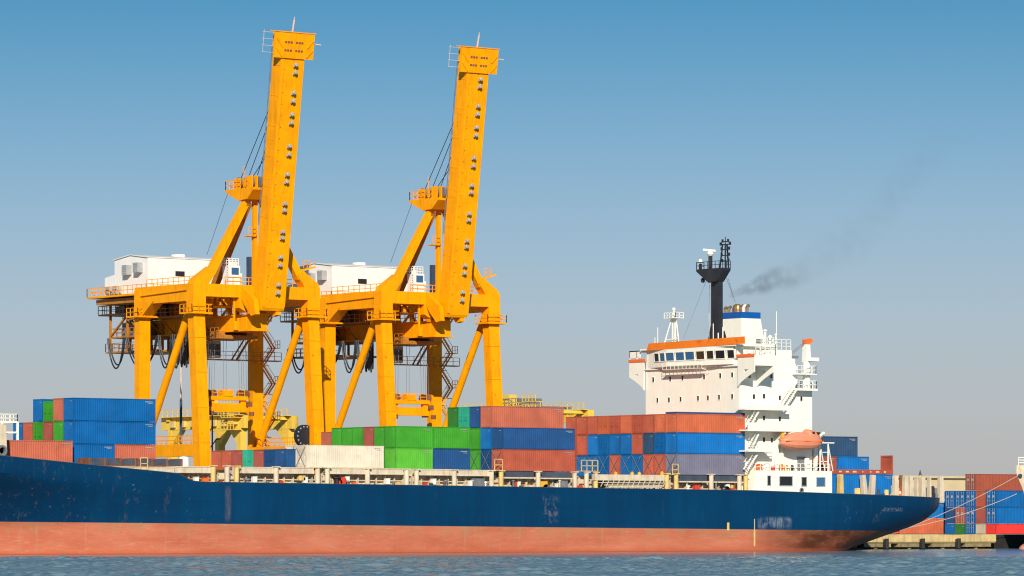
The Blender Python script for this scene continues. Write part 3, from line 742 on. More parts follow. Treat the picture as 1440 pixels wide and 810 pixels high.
for (xa, ya, xb, yb) in ((1053, 600, 1066, 578), (1057, 628, 1067, 607), (1050, 660, 1065, 637), (1103, 572, 1119, 548)):
    a = at(xa, ya, 0.1); b_ = at(xb, yb, 0.1); m = MB()
    for yy in (-0.1, 0.75): m.beam((a.x, yy, a.z), (b_.x, yy, b_.z), 0.1, 0.22); m.beam((a.x, yy, a.z + 0.95), (b_.x, yy, b_.z + 0.95), 0.05, 0.05)
    n = max(4, int((b_.z - a.z) / 0.25))
    for k in range(n + 1): t = k / n; m.box(a.x + (b_.x - a.x) * t - 0.12, -0.1, a.z + (b_.z - a.z) * t - 0.02, a.x + (b_.x - a.x) * t + 0.12, 0.75, a.z + (b_.z - a.z) * t + 0.03)
    m.build('stairway', M['white'], SH)
# white base block flush with the hull side, its square openings
a, b_ = at(1061, 663, 0.06), at(1170, 663, 0.06)
m = MB(); m.prism([(a.x - 0.3, 0.06, 8.3), (b_.x, 0.06, 8.0), (b_.x, 0.06, 11.25), (a.x + 0.25, 0.06, 11.25)], (0, 12, 0)); m.build('base_block', M['white'], SH)
for (x0, y0, x1, y1, mm) in ((1079, 669, 1083.5, 682.5, 'grey'), (1096, 670, 1114, 683, 'grey'), (1127, 671, 1134, 683.5, 'grey'), (1148, 671.5, 1160, 684, 'glass_blue')):
    p0, p1 = at(x0, y1, 0.06), at(x1, y0, 0.06)
    m = MB(); m.box(p0.x, 0.045, p0.z, p1.x, 0.056, p1.z); w = m.build('window', M['dark'] if mm == 'grey' else M['glass_blue'], SH)
    f = MB()
    for (xa, za, xb, zb) in ((p0.x, p0.z, p1.x, p0.z), (p0.x, p1.z, p1.x, p1.z), (p0.x, p0.z, p0.x, p1.z), (p1.x, p0.z, p1.x, p1.z)): f.beam((xa, 0.02, za), (xb, 0.02, zb), 0.09, 0.09)
    f.build('frame', M['grey'], w)
m = MB(); p = at(1127, 694, 0.03); m.lathe((p.x, 0.03, 8.55), [(0.36, 0.02), (0.36, -0.12), (0.2, -0.12), (0.2, 0.02)], axis='Y', n=14); m.build('fairlead', M['steel'], SH)
# equipment on the base block
m = MB(); m.rail([(a.x + 0.4, 0.3, 11.25), (b_.x - 0.2, 0.3, 11.25)], 1.0, 0.9, 0.045); m.build('handrail', M['white'], SH)
for px, mat, w, hh in ((1069, 'orange_red', 0.9, 0.9), (1078, 'white', 1.2, 1.0), (1088, 'red', 0.7, 0.6), (1100, 'orange', 0.6, 0.9), (1107, 'yellow', 0.5, 0.8), (1115, 'dark', 0.5, 0.8), (1136, 'white', 0.8, 1.8), (1093, 'white', 0.6, 1.7)):
    p = at(px, 660, 0.7); m = MB(); m.lathe((p.x, 0.9, 11.26), [(w * 0.42, 0), (w * 0.5, 0.06), (w * 0.5, hh - 0.1), (w * 0.34, hh)], n=10); m.build('deck_fitting', M[mat], SH)
m = MB(); p = at(1128, 655, 1.5); m.box(p.x - 0.9, 1.3, 11.26, p.x + 0.6, 1.9, 13.2); m.build('winch', M['steel'], SH)
# davits
for px in (1094, 1101, 1149):
    p = at(px, 650, 0.9); m = MB()
    m.beam((p.x, 1.3, 11.25), (p.x, 1.1, 15.6), 0.35, 0.5); (m.beam((p.x, 1.1, 15.6), (p.x, -0.6, 16.6), 0.3, 0.4) if px < 1150 else None); m.build('davit', M['white'], SH)
m = MB(); p0, p1 = at(1151, 630, 0.2), at(1166, 630, 0.2)
for x in (p0.x + 0.3, p1.x - 0.2): m.beam((x, 0.2, 11.25), (x, 0.2, 15.2), 0.16, 0.16); m.beam((x, 0.2, 15.0), (x + 0.9, 0.2, 11.25), 0.1, 0.1)
m.box(p0.x - 0.6, 0.0, 15.15, p1.x + 0.8, 1.6, 15.3)
for z in (12.6, 13.9): m.beam((p0.x + 0.3, 0.2, z), (p1.x - 0.2, 0.2, z), 0.1, 0.1)
m.build('boarding_frame', M['white'], SH)
for px, py in ((1100.5, 611), (1149, 611.5)):
    p = at(px, py, -0.4); m = MB(); m.box(p.x - 0.16, -0.6, p.z - 0.42, p.x + 0.16, -0.2, p.z + 0.42); m.build('davit_head', M['yellow'], SH)
# funnel
m = MB(); FX = 50.0
fy = atX(1042.5, 450, FX).y; fy2 = atX(1014, 450, FX).y; fx2 = at(1069.5, 440, fy).x; fx3 = at(1076, 470, fy).x
zb0, zb1, zt = 26.9, 33.1, 34.0
m.loft([[Vector((FX, fy, zb0)), Vector((fx3 + 0.6, fy, zb0)), Vector((fx3 + 0.6, fy2, zb0)), Vector((FX, fy2, zb0))],
        [Vector((FX, fy, zb1)), Vector((fx2, fy, zb1)), Vector((fx2, fy2, zb1)), Vector((FX, fy2, zb1))]])
fn = m.build('funnel', M['white'], SH)
m = MB(); m.box(FX - 0.004, fy - 0.004, zb1 + 0.002, fx2 + 0.004, fy2 + 0.004, zt); m.build('blue_band', M['blue_band'], fn)
for px, r_, hh, k in ((1019.5, 0.22, 0.9, 0), (1025, 0.22, 0.95, 0), (1037, 0.75, 1.25, 1), (1042.5, 0.24, 1.0, 0), (1045.5, 0.2, 1.0, 2), (1050.5, 0.22, 1.0, 0)):
    p = atX(px, 425, FX + 1.4); m = MB()
    if k == 1: m.lathe((FX + 1.4, p.y, zt), [(r_, -0.1), (r_, 0.55), (r_ * 0.85, 1.0), (r_ * 0.4, 1.25)], n=16)
    else:
        m.tube((FX + 1.4, p.y, zt - 0.1), (FX + 1.4, p.y, zt + hh - 0.2), r_, n=10); m.tube((FX + 1.4, p.y, zt + hh - 0.25), (FX + 1.75, p.y, zt + hh), r_, n=10)
    m.build('exhaust_pipe', M['brass'] if k != 2 else M['white'], fn, smooth=False)
p = at(1066, 479, YS + 4); m = MB(); p = at(1067, 479.5, fy); m.box(p.x - 0.55, fy - 0.16, p.z - 0.28, p.x + 0.55, fy - 0.02, p.z + 0.28); m.build('louvre', M['steel'], fn)
# main black mast
MX = 46.0; my = atX(1010.5, 450, MX).y
def mp_(px, py, X=MX): return atX(px, py, X)
zp_ = mp_(974.5, 379).z
m = MB()
m.beam((MX, my + 0.6, ZR + 0.2), (MX, my + 0.6, zp_ - 0.4), 0.98, 1.0, side=(1, 0, 0)); m.beam((MX - 0.3, my - 0.45, ZR + 0.2), (MX - 0.3, my - 0.45, zp_ - 0.5), 0.75, 0.8, side=(1, 0, 0))
m.prism([(MX - 0.3, my + 2.5, ZR + 0.2), (MX - 0.3, my + 1.4, ZR + 0.2), (MX - 0.3, my + 1.4, ZR + 3.4)], (0.25, 0, 0))
m.prism([(MX - 0.3, my - 2.4, ZR + 0.2), (MX - 0.3, my - 1.4, ZR + 0.2), (MX - 0.3, my - 1.4, ZR + 2.6)], (0.25, 0, 0))
mast = m.build('mast', M['black'], SH)
pl, pr = atX(979, 379, MX - 1.3), atX(1026, 379, MX)
m = MB(); zp = pl.z
m.prism([(MX - 1.3, pl.y, zp), (MX - 1.3, pr.y, zp), (MX - 1.3, pr.y, zp - 0.3), (MX - 1.3, my - 0.9, zp - 1.9), (MX - 1.3, my + 0.9, zp - 1.9), (MX - 1.3, pl.y, zp - 0.3)], (1.5, 0, 0))
m.rail([(MX + 0.15, pl.y, zp), (MX - 1.25, pl.y, zp), (MX - 1.25, pr.y, zp), (MX + 0.15, pr.y, zp)], 1.0, 0.9, 0.045)
m.build('mast_platform', M['black'], mast)
ly = mp_(1020, 360).y; m = MB(); zt2 = mp_(1020, 337).z
for dy, dx in ((-0.6, -0.5), (0.6, -0.5), (0, 0.6)): m.beam((MX + dx, ly + dy, zp), (MX + dx * 0.5, ly + dy * 0.5, zt2 - 0.6), 0.16, 0.16)
for k, w in ((0.25, 0.9), (0.45, 1.05), (0.66, 1.05), (0.83, 1.3), (0.93, 0.8)):
    z = zp + (zt2 - zp) * k; m.beam((MX, ly - w * 0.75, z), (MX, ly + w * 0.75, z), 0.14, 0.14); m.box(MX - 0.15, ly + w * 0.7, z - 0.1, MX + 0.15, ly + w * 0.85, z + 0.35); m.box(MX - 0.15, ly - w * 0.85, z - 0.1, MX + 0.15, ly - w * 0.7, z + 0.35)
m.tube((MX, ly, zt2 - 0.8), (MX, ly, zt2 + 0.4), 0.06); m.build('lattice_topmast', M['black'], mast)
m = MB(); p = mp_(999, 365); m.tube((MX, p.y, zp), (MX, p.y, zp + 1.9), 0.3, n=10); p2 = mp_(985, 370); m.build('radar_pedestal', M['black'], mast); m = MB(); m.tube((MX, p2.y, zp), (MX, p2.y, zp + 0.9), 0.22, n=8); m.build('radar_pedestal', M['black'], mast)
m = MB(); m.lathe((MX, p.y, zp + 1.9), [(0.3, 0), (0.5, 0.25), (0.42, 0.6), (0.15, 0.75)], n=10); m.beam((MX - 0.3, p.y + 1.2, zp + 2.85), (MX + 0.2, p.y - 0.9, zp + 2.6), 0.25, 0.3); m.build('radar_scanner', M['white'], mast)
m = MB(); m.lathe((MX, p2.y, zp + 0.9), [(0.22, 0), (0.32, 0.2), (0.25, 0.6), (0.08, 0.7)], n=10); m.build('radar_dome', M['white'], mast)
m = MB(); p = mp_(1004, 393); m.prism([(MX - 1.0, p.y + 0.4, zp - 0.9), (MX - 1.0, p.y - 0.1, zp - 1.0), (MX - 1.0, p.y - 0.8, zp - 2.0), (MX - 1.0, p.y + 0.1, zp - 2.0)], (0.06, 0, 0)); m.build('flag', M['red'], mast)
m = MB()
p = mp_(993, 395); m.lathe((MX - 0.6, p.y, zp - 1.9), [(0.1, 0), (0.3, 0.15), (0.3, 0.55), (0.1, 0.7)], n=10); m.build('mast_lamp', M['black'], mast)
m = MB()
for (x0, y0, xx0, x1, y1, xx1) in ((993, 395, 46, 961, 476, 44), (998, 400, 46, 996, 470, 45), (1021, 390, 46, 1034, 425, 51), (1024, 392, 46, 1030, 412, 51)): m.tube(atX(x0, y0, xx0), atX(x1, y1, xx1), 0.025, n=5)
m.build('stay_wire', M['steel'], mast)
# white tripod signal mast
SX = 44.0; m = MB()
c0 = atX(947.5, 480, SX); zt3 = atX(947, 432, SX).z; yL, yR = atX(936.5, 480, SX).y, atX(960, 476, SX).y; zpl = atX(947, 448, SX).z
for y in (yL, yR): m.beam((SX - 0.6, y, ZR + 0.2), (SX, c0.y + (y - c0.y) * 0.25, zpl), 0.14, 0.14)
m.beam((SX + 0.9, c0.y, ZR + 0.2), (SX, c0.y, zpl), 0.14, 0.14)
for dy in (-0.28, 0.28): m.beam((SX, c0.y + dy, ZR + 0.2), (SX, c0.y + dy, zpl), 0.16, 0.16)
for k in range(8): m.beam((SX, c0.y - 0.3, ZR + 0.4 + k * 0.42), (SX, c0.y + 0.3, ZR + 0.4 + k * 0.42), 0.07, 0.07)
m.beam((SX - 0.3, yL - 0.5, ZR + 1.6), (SX - 0.3, yR + 0.6, ZR + 1.75), 0.1, 0.1)
m.box(SX - 0.8, c0.y - 1.3, zpl, SX + 0.8, c0.y + 1.3, zpl + 0.1); m.rail([(SX - 0.75, c0.y + 1.25, zpl), (SX - 0.75, c0.y - 1.25, zpl), (SX + 0.75, c0.y - 1.25, zpl)], 0.85, 0.7, 0.05)
m.tube((SX, c0.y, zpl), (SX, c0.y, zt3 - 0.4), 0.16); m.lathe((SX, c0.y, zt3 - 0.5), [(0.1, 0), (0.28, 0.1), (0.28, 0.3), (0.1, 0.45)], n=10)
m.build('signal_mast', M['white'], SH)
# aerials and vents on the monkey island
for px, y0, y1, r_, Y in ((1092, 500, 438, 0.05, 2.2), (1076, 500, 466, 0.18, 2.6), (1083, 500, 474, 0.16, 2.2), (1091, 498, 472, 0.12, 2.0), (997, 470, 440, 0.03, 9), (1003, 478, 455, 0.06, 8), (1010, 478, 468, 0.08, 8), (1016.5, 478, 460, 0.08, 7)):
    a = at(px, y0, Y); b_ = at(px, y1, Y); m = MB(); m.tube((a.x, Y, a.z - 0.6), (a.x, Y, b_.z), r_, n=7)
    if r_ > 0.1: m.lathe((a.x, Y, b_.z), [(r_, -0.05), (r_ * 1.9, 0.02), (r_ * 1.9, 0.14), (r_ * 0.5, 0.3)], n=9)
    m.build('aerial' if r_ < 0.1 else 'ventilator', M['white'], SH)
for px in (921, 925):
    a = atX(px, 484, 43); m = MB(); m.tube((43, a.y, ZR + 0.2), (43, a.y, ZR + (2.0 if px == 921 else 3.4)), 0.05); m.build('aerial', M['white'], SH)
# provision crane on the after platform
a = at(1120, 547, 0.2); b_ = at(1148.5, 547, 0.2); zc = a.z
m = MB(); m.box(a.x, 0.0, zc - 0.2, b_.x, 4.5, zc + 0.1); m.rail([(a.x + 0.4, 0.1, zc + 0.1), (b_.x - 0.1, 0.1, zc + 0.1), (b_.x - 0.1, 4.4, zc + 0.1)], 1.1, 0.8, 0.045)
a2 = at(1119, 525, 0.6); b2 = at(1147.5, 525, 0.6); m.box(a2.x, 0.4, a2.z - 0.15, b2.x, 3.6, a2.z); m.rail([(a2.x + 0.2, 0.5, a2.z), (b2.x - 0.1, 0.5, a2.z), (b2.x - 0.1, 3.5, a2.z)], 1.1, 0.8, 0.045)
m.build('crane_platform', M['white'], SH)
p = at(1134, 546, 1.6); zt = at(1134, 484, 1.6).z; m = MB()
m.tube((p.x, 1.6, zc), (p.x, 1.6, zc + 3.9), 0.52, n=12); m.beam((p.x, 1.6, zc + 3.9), (p.x, 1.6, zt), 0.95, 0.95, side=(1, 0, 0), w2=0.75, h2=0.75)
m.box(p.x - 0.2, 0.6, zc + 4.0, p.x + 1.5, 2.4, zc + 4.5); pc = m.build('provision_crane', M['white'], SH)
m = MB(); m.box(p.x - 0.42, 1.15, zt, p.x + 0.40, 2.05, zt + 0.65); m.lathe((p.x + 0.55, 1.6, zt + 0.5), [(0.05, -0.4), (0.32, -0.4), (0.32, 0.4), (0.05, 0.4)], axis='Y', n=10); m.build('crane_head', M['orange_red'], pc)
q_ = at(1107, 503, 2.2); m = MB()
for dz in (0, 0.25): m.tube((p.x - 0.3, 1.6, zt + 0.3 - dz), (q_.x + dz * 2, 2.2, q_.z + 0.3), 0.05, n=5)
m.beam((q_.x - 1, 2.2, q_.z + 0.2), (q_.x + 2.0, 2.2, q_.z + 0.1), 0.25, 0.35); m.box(q_.x - 1.3, 2.0, q_.z - 0.2, q_.x - 0.6, 2.6, q_.z + 0.8); m.build('jib', M['steel'], pc)
# draught mark and small marks at the stern
m = MB(); p = at(1061, 750, 0); m.box(p.x - 0.14, -0.012, 0.7, p.x + 0.14, -0.004, 3.0); m.box(p.x - 0.07, -0.012, 3.0, p.x + 0.07, -0.004, 4.5); m.build('draught_mark', M['ochre'], SH)
m = MB(); p = at(1024, 741, 0); m.box(p.x - 0.2, -0.012, 2.9, p.x + 0.2, -0.004, 4.0); m.build('draught_mark', M['ochre'], SH)
# stern pedestals, mooring winches
for px, py0, dx, mm in ((1181.5, 667, 0, 'ochre'), (1213, 668, 0.5, 'cream'), (1227.5, 668, -0.4, 'cream'), (1259, 669, 0, 'cream'), (1273, 670, 0, 'cream'), (1280, 670, 0, 'cream'), (1288.5, 671, 0, 'cream'), (1297, 671, 0, 'cream'), (1306.5, 671, 0, 'cream'), (1322.5, 670, 0, 'cream')):
    Yp = 1.0
    for _ in range(4): Yp = YC - lerp_tab(BTOP, at(px, py0, Yp).x) + 0.8
    p = at(px, py0, Yp); m = MB(); zt_ = p.z
    m.beam((p.x + dx, Yp, 6.9), (p.x, Yp, zt_), 0.85 if px not in (1288.5, 1306.5) else 0.35, 0.7, side=(1, 0, 0), w2=0.62 if px not in (1288.5, 1306.5) else 0.3, h2=0.6)
    m.build('container_pillar', M[mm], SH)
for px, w, z1, mm in ((1206, 2.6, 8.9, 'ochre'), (1214, 1.2, 9.9, 'brass'), (1246, 1.4, 8.7, 'ochre'), (1254, 0.8, 9.3, 'white'), (1263, 1.6, 8.5, 'white'), (1262, 1.4, 9.0, 'orange_red'), (1300, 1.0, 9.0, 'cream'), (1311, 0.9, 9.3, 'dark'), (1316, 0.7, 9.0, 'steel'), (1235, 1.0, 8.8, 'lampblue'), (1267, 0.9, 10.8, 'rust')):
    p = at(px, 690, 2.2 if px < 1290 else 4.6); m = MB()
    m.lathe((p.x, p.y, 6.9), [(w * 0.5, 0), (w * 0.5, (z1 - 6.9) * 0.55), (w * 0.3, (z1 - 6.9) * 0.6), (w * 0.28, z1 - 6.9)], n=8); m.build('mooring_winch', M[mm], SH)

# lifeboat: hangs in the davits, a thing of its own
def lifeboat():
    a = at(1096.5, 628, -0.6); b_ = at(1155, 628, -0.6); L_ = b_.x - a.x; zc = 15.35
    root = thing('lifeboat', 'faded orange enclosed lifeboat hanging beside the white deckhouse', 'lifeboat', (a.x, -0.6, zc - 1.3))
    def section(u, hull_part):
        w = 1.25 * (1 - abs(2 * u - 1) ** 3.2) ** 0.6 + 0.03
        keel = -1.25 + 0.9 * (abs(2 * u - 1) ** 3)
        x = a.x + L_ * u; pts = []
        if hull_part:
            for k in range(9):
                t = math.pi * k / 8
                pts.append(Vector((x, -0.6 - w * math.cos(t), zc + (keel) * math.sin(t) ** 0.8 + 0.0)))
        else:
            top = 1.15 * min(1, (1 - abs(2 * u - 1) ** 2.6)) + 0.1
            if u > 0.62 and u < 0.9: top += 0.5
            for k in range(9):
                t = math.pi * k / 8
                pts.append(Vector((x, -0.6 + w * 0.97 * math.cos(t), zc + 0.06 + top * math.sin(t) ** 0.7)))
        return pts
    us = [0.01, 0.05, 0.1, 0.18, 0.3, 0.45, 0.6, 0.64, 0.7, 0.8, 0.88, 0.92, 0.96, 0.99]
    m = MB(); m.loft([section(u, True) for u in us]); m.build('hull', M['lifeboat'], root)
    m = MB(); m.loft([section(u, False) for u in us]); m.build('canopy', M['lifeboat'], root)
    m = MB()
    for u0, u1 in ((0.05, 0.5), (0.5, 0.95)):
        m.beam(Vector((a.x + L_ * u0, -1.9 + 0.35 * (u0 < 0.1), zc + 0.03)), Vector((a.x + L_ * u1, -1.9 + 0.35 * (u1 > 0.9), zc + 0.03)), 0.12, 0.12)
    m.build('rubbing_strake', M['orange_red'], root)
    for u in (0.7, 0.83):
        m = MB(); x = a.x + L_ * u; m.box(x - 0.2, -1.66, zc + 1.05, x + 0.2, -1.2, zc + 1.32); m.build('window', M['glass'], root)
lifeboat()

# ================================================================== CONTAINERS
PITCH = 2.5
def end_mesh(W, H, x, blank=True):
    """corrugated blank end wall at x facing -X"""
    m = MB(); n = 9; y0, y1 = 0.14, W - 0.14; pts = []
    w = (y1 - y0) / n
    for i in range(n): pts += [(y0 + w * i, 0.02), (y0 + w * (i + 0.35), 0.02), (y0 + w * (i + 0.5), 0.06), (y0 + w * (i + 0.85), 0.06)]
    pts.append((y1, 0.02))
    vs = []; 
    for y, d in pts: vs += [(x + d, y, 0.16), (x + d, y, H - 0.13)]
    m.add(vs, [(2 * i, 2 * i + 2, 2 * i + 3, 2 * i + 1) for i in range(len(pts) - 1)])
    return m
_cache = {}
MARK = paint('faded_white_marking', (0.32, 0.31, 0.30), 0.6, 0.3, 0.6)
def container_proto(L_, H, colour, end, white_rods=False):
    """meshes of one container, local origin at its lower corner nearest the water and the bow"""
    key = (L_, H, colour, end, white_rods)
    if key in _cache: return _cache[key]
    W = 2.438; z0, z1 = 0.16, H - 0.13; out = {}
    f = MB(); pw = 0.13
    for x in (0, L_ - pw):
        for y in (0, W - pw): f.box(x, y, 0.118, x + pw, y + pw, H - 0.118)
    for y in (0.01, W - 0.10):
        f.box(pw, y, H - 0.10, L_ - pw, y + 0.09, H - 0.01); f.box(pw, y, 0.02, L_ - pw, y + 0.09, 0.17)
    for x in (0.01, L_ - 0.10):
        f.box(x, pw, H - 0.13, x + 0.09, W - pw, H - 0.01); f.box(x, pw, 0.02, x + 0.09, W - pw, 0.17)
    cst = f
    for x in (-0.006, L_ - 0.172):
        for y in (-0.006, W - 0.156):
            for z in (0.0, H - 0.118): cst.box(x, y, z, x + 0.178, y + 0.162, z + 0.118)
    out['frame'] = f
    b = MB(); n = round((L_ - 2 * pw) / 0.33); w = (L_ - 2 * pw) / n; pts = []
    flat = (end == 'reefer')
    for i in range(n): 
        d = 0.012 if flat else 0.10
        x = pw + w * i; pts += [(x, 0.018), (x + w * 0.27, 0.018), (x + w * 0.5, 0.018 + d), (x + w * 0.77, 0.018 + d)]
    pts.append((L_ - pw, 0.018))
    for sgn in (0, 1):
        vs = []
        for x, d in pts:
            y = d if sgn == 0 else W - d
            vs += [(x, y, z0), (x, y, z1 + 0.03)]
        b.add(vs, [(2 * i, 2 * i + 2, 2 * i + 3, 2 * i + 1) for i in range(len(pts) - 1)])
    b.add([(pw, 0.05, H - 0.03), (L_ - pw, 0.05, H - 0.03), (L_ - pw, W - 0.05, H - 0.03), (pw, W - 0.05, H - 0.03)], [(0, 1, 2, 3)])
    b.add([(pw, 0.05, 0.10), (L_ - pw, 0.05, 0.10), (L_ - pw, W - 0.05, 0.10), (pw, W - 0.05, 0.10)], [(3, 2, 1, 0)])
    e2 = end_mesh(W, H, 0); b.add([(L_ - p.x, p.y, p.z) for p in e2.v], [f_[::-1] for f_ in e2.f])
    for (xa_, xb_, za_, zb2_) in ((L_ - 1.55, L_ - 0.45, H - 0.42, H - 0.33), (L_ - 1.1, L_ - 0.45, H - 0.60, H - 0.54)):
        b.box(xa_, 0.009, za_, xb_, 0.016, zb2_, mi=1)
    out['walls'] = b
    if end == 'blank':
        out['end_wall'] = end_mesh(W, H, 0)
        out['end_wall'].box(0.009, 0.4, H - 0.46, 0.016, 0.8, H - 0.38, mi=1)
    elif end == 'reefer':
        m = MB(); m.box(0.03, 0.13, 0.2, 0.1, W - 0.13, H - 0.14)
        for k in range(4): m.box(0.0, 0.3, H - 0.5 - k * 0.13, 0.03, W - 0.3, H - 0.44 - k * 0.13)
        m.lathe((0.03, W * 0.33, H * 0.42), [(0.36, 0.0), (0.36, -0.05), (0.05, -0.05)], axis='X', n=12); m.box(-0.03, W * 0.58, 0.6, 0.03, W - 0.35, 1.3)
        out['cooling_unit'] = m
    else:
        for sgn in (0, 1):
            m = MB(); ya, yb = (0.14, W / 2 - 0.01) if sgn == 0 else (W / 2 + 0.01, W - 0.14)
            m.box(0.03, ya, 0.18, 0.08, yb, H - 0.14)
            for k in range(1, 4): m.box(0.015, ya + 0.06, 0.18 + (H - 0.32) * k / 4 - 0.04, 0.03, yb - 0.06, 0.18 + (H - 0.32) * k / 4 + 0.04)
            out['door%d' % sgn] = m
            r = MB()
            for fr in (0.28, 0.75):
                y = ya + (yb - ya) * fr; r.tube((-0.01, y, 0.14), (-0.01, y, H - 0.12), 0.024, n=6)
                for z in (0.3, 0.9, 1.5, H - 0.35): r.box(-0.035, y - 0.05, z, 0.02, y + 0.05, z + 0.08)
            r.box(-0.04, ya + 0.3, 1.05, -0.02, yb - 0.1, 1.10); r.box(0.01, ya + 0.3, 1.6, 0.028, yb - 0.25, 1.95)
            out['rods%d' % sgn] = r
    _cache[key] = out
    # turn builders into mesh data
    for k2, mb in list(out.items()):
        o = mb.build('tmp', M['grey'] if k2 in ('rods0', 'rods1') and white_rods else [CM[colour], MARK], None); me = o.data; bpy.data.objects.remove(o); me.name = k2.rstrip('01'); out[k2] = me
    return out
def container(x, y, z, L_, H, colour, label, group, end='blank', rz=0.0):
    pr = container_proto(L_, H, colour, end, x > 72)
    root = thing('shipping_container', label, 'container', (x, y, z), group, rz)
    doors = {}
    for k, me in pr.items():
        nm = {'frame': 'frame', 'walls': 'walls', 'corner_castings': 'corner_castings', 'end_wall': 'end_wall', 'cooling_unit': 'cooling_unit', 'door0': 'door', 'door1': 'door'}.get(k)
        if not nm: continue
        o = bpy.data.objects.new(nm, me); COL.objects.link(o); o.parent = root
        if nm == 'door': doors[k[-1]] = o
    for k, me in pr.items():
        if k.startswith('rods'):
            o = bpy.data.objects.new('lock_rods', me); COL.objects.link(o); o.parent = doors[k[-1]]
    return root
HC, STD, L40, L20 = 2.896, 2.591, 12.19, 6.06
ORD = ['nearest the water', 'second from the water', 'third from the water', 'fourth from the water', 'fifth from the water', 'sixth from the water', 'seventh from the water', 'eighth from the water', 'ninth from the water', 'farthest from the water']
rc = random.Random(5)
def row_of(y0, x, z, H, L_, cols, bay, tier, group, first=0, ends=None):
    for i, c in enumerate(cols):
        if c is None: continue
        en = (ends[i] if ends else None) or ('door' if rc.random() < 0.14 else 'blank')
        container(x, y0 + PITCH * i, z, L_, H, c, '%s container, %s row, %s in %s' % (c, ORD[i + first], tier, bay), group, en)

# --- stack forward of the bridge: ten rows, three tiers
gR = 'containers stacked in front of the bridge'; bay = 'stack before bridge'
z0 = 10.56; xR = 29.1
row_of(1.0, xR, z0, HC, L40, ['slate', 'red', 'red', 'blue', 'blue', 'red', 'blue', 'blue', 'blue', 'maroon'], bay, 'bottom tier', gR)
row_of(1.0, xR, z0 + 2.916, HC, L40, ['bright blue', 'blue', 'navy', 'red', 'blue', 'blue', 'blue', 'bright blue', 'red', 'red'], bay, 'middle tier', gR)
row_of(1.0, xR, z0 + 5.832, STD, L40, ['orange red', 'orange red', 'red', 'red', 'orange red', 'red', 'orange red', 'red', 'red', 'red'], bay, 'top tier', gR)
for o_ in [c for c in bpy.data.objects if c.get('label', '').endswith('top tier in stack before bridge') and c.location.y < 2]:
    m = MB(); m.box(xR - 0.01, 1.0 - 0.012, z0 + 5.832 + STD + 0.003, xR + L40 + 0.01, 1.0 + 2.45, z0 + 5.832 + STD + 0.24)
    m.build('top_cover', CM['dark blue'], o_)
# --- mid-ship stack
gM = 'containers stacked mid-ship'; bay = 'stack amidships'
z0 = 10.86; xM = -0.8
row_of(1.0, xM, z0, HC, L40, ['red', 'dark blue', 'green', 'dark blue', 'red'], bay, 'bottom tier', gM, ends=['blank', 'door', 'blank', 'blank', 'blank'])
row_of(1.0, xM, z0 + 2.916, HC, L40, ['dark blue', 'bright blue', 'green', 'green', 'red'], bay, 'middle tier', gM, ends=['blank'] * 5)
row_of(1.0, xM, z0 + 5.832, HC, L40, [None, 'salmon red', 'dark blue', 'teal', 'dark green'], bay, 'top tier', gM, ends=[None, 'blank', 'blank', 'door', 'blank'])
# --- green stack between mid-ship stack and white reefers
gG = 'containers stacked behind the white reefers'; bay = 'green stack amidships'
zG = 10.95; xe = at(661, 640, 6.0).x
container(xe - L20, 6.0, zG, L20, HC, 'dark blue', 'dark blue short container beside light green one under long green container', gG)
container(xe - 2 * L20 - 0.08, 6.0, zG, L20, HC, 'light green', 'weathered light green short container right of the white reefer', gG)
container(xe - 2 * L20 - 0.08, 6.0, zG + 2.916, L20, HC, 'green', 'green short container over the light green container, its ribs sunlit', gG)
container(xe - L20, 6.0, zG + 2.916, L20, HC, 'green', 'green short container over the dark blue short container', gG)
row_of(6.0, xe - 2 * L20 - 0.08, zG, HC, L40, [None, 'green', 'maroon', 'green', 'green', 'green', 'red'], 'bay behind white reefers', 'bottom tier', gG)
row_of(6.0, xe - 2 * L20 - 0.08, zG + 2.916, HC, L40, [None, 'green', 'maroon', 'green', 'green', 'green'], 'bay behind white reefers', 'upper tier', gG, ends=[None] + ['blank'] * 5)
container(xe - 2 * L20 - 0.08, 21.0, zG + 2.916, L40, STD - 0.2, 'salmon red', 'salmon red container end beside a yellow crane leg, left of green ones', gG)
# --- white reefers near the side
xw = at(431, 640, 1.2).x
container(xw, 1.2, 11.08, L40, HC, 'white', 'long cream white reefer container nearest the water amidships', 'white reefer containers', 'reefer')
container(xw, 3.7, 11.08, L40, HC, 'white', 'cream white reefer behind the near reefer, its cooling end showing', 'white reefer containers', 'reefer')
# --- low row of ends left of the reefers
xl = at(401, 650, 3.6).x
row_of(3.6, xl, 10.9, STD, L40, ['dark blue', 'dark blue', 'maroon', 'teal', 'maroon', 'red', 'red'], 'low row left of reefers', 'single tier', 'low row of containers left of the white reefers', ends=['blank', 'door', 'blank', 'door', 'blank', 'blank', 'blank'])
# --- forward stack
gL = 'containers stacked behind the bow'; bay = 'stack behind bow'
xL = -62.55; yL_ = 8.75; zt_ = 19.73
row_of(yL_, xL, zt_ - HC, HC, L40, ['blue', 'salmon red', None, 'blue'], bay, 'top tier', gL, ends=['blank', 'blank', None, 'blank'])
container(xL, yL_ + 2 * PITCH, zt_ - HC - 0.02, L40, STD, 'green', 'green container between red and blue, top tier behind bow', gL, 'door')
row_of(yL_, xL, zt_ - 2 * HC - 0.02, HC, L40, ['blue', 'green', 'maroon', 'green', 'red', 'blue'], bay, 'middle tier', gL, ends=['blank', 'blank', 'blank', 'door', 'blank', 'blank'])
zb_ = zt_ - 3 * HC - 0.04
container(xL, yL_, zb_, L20, HC, 'blue', 'blue short container under the two long blue ones behind bow', gL)
container(xL + L20 + 0.07, yL_, zb_, L20, HC, 'salmon red', 'salmon red short container under the two long blue ones', gL)
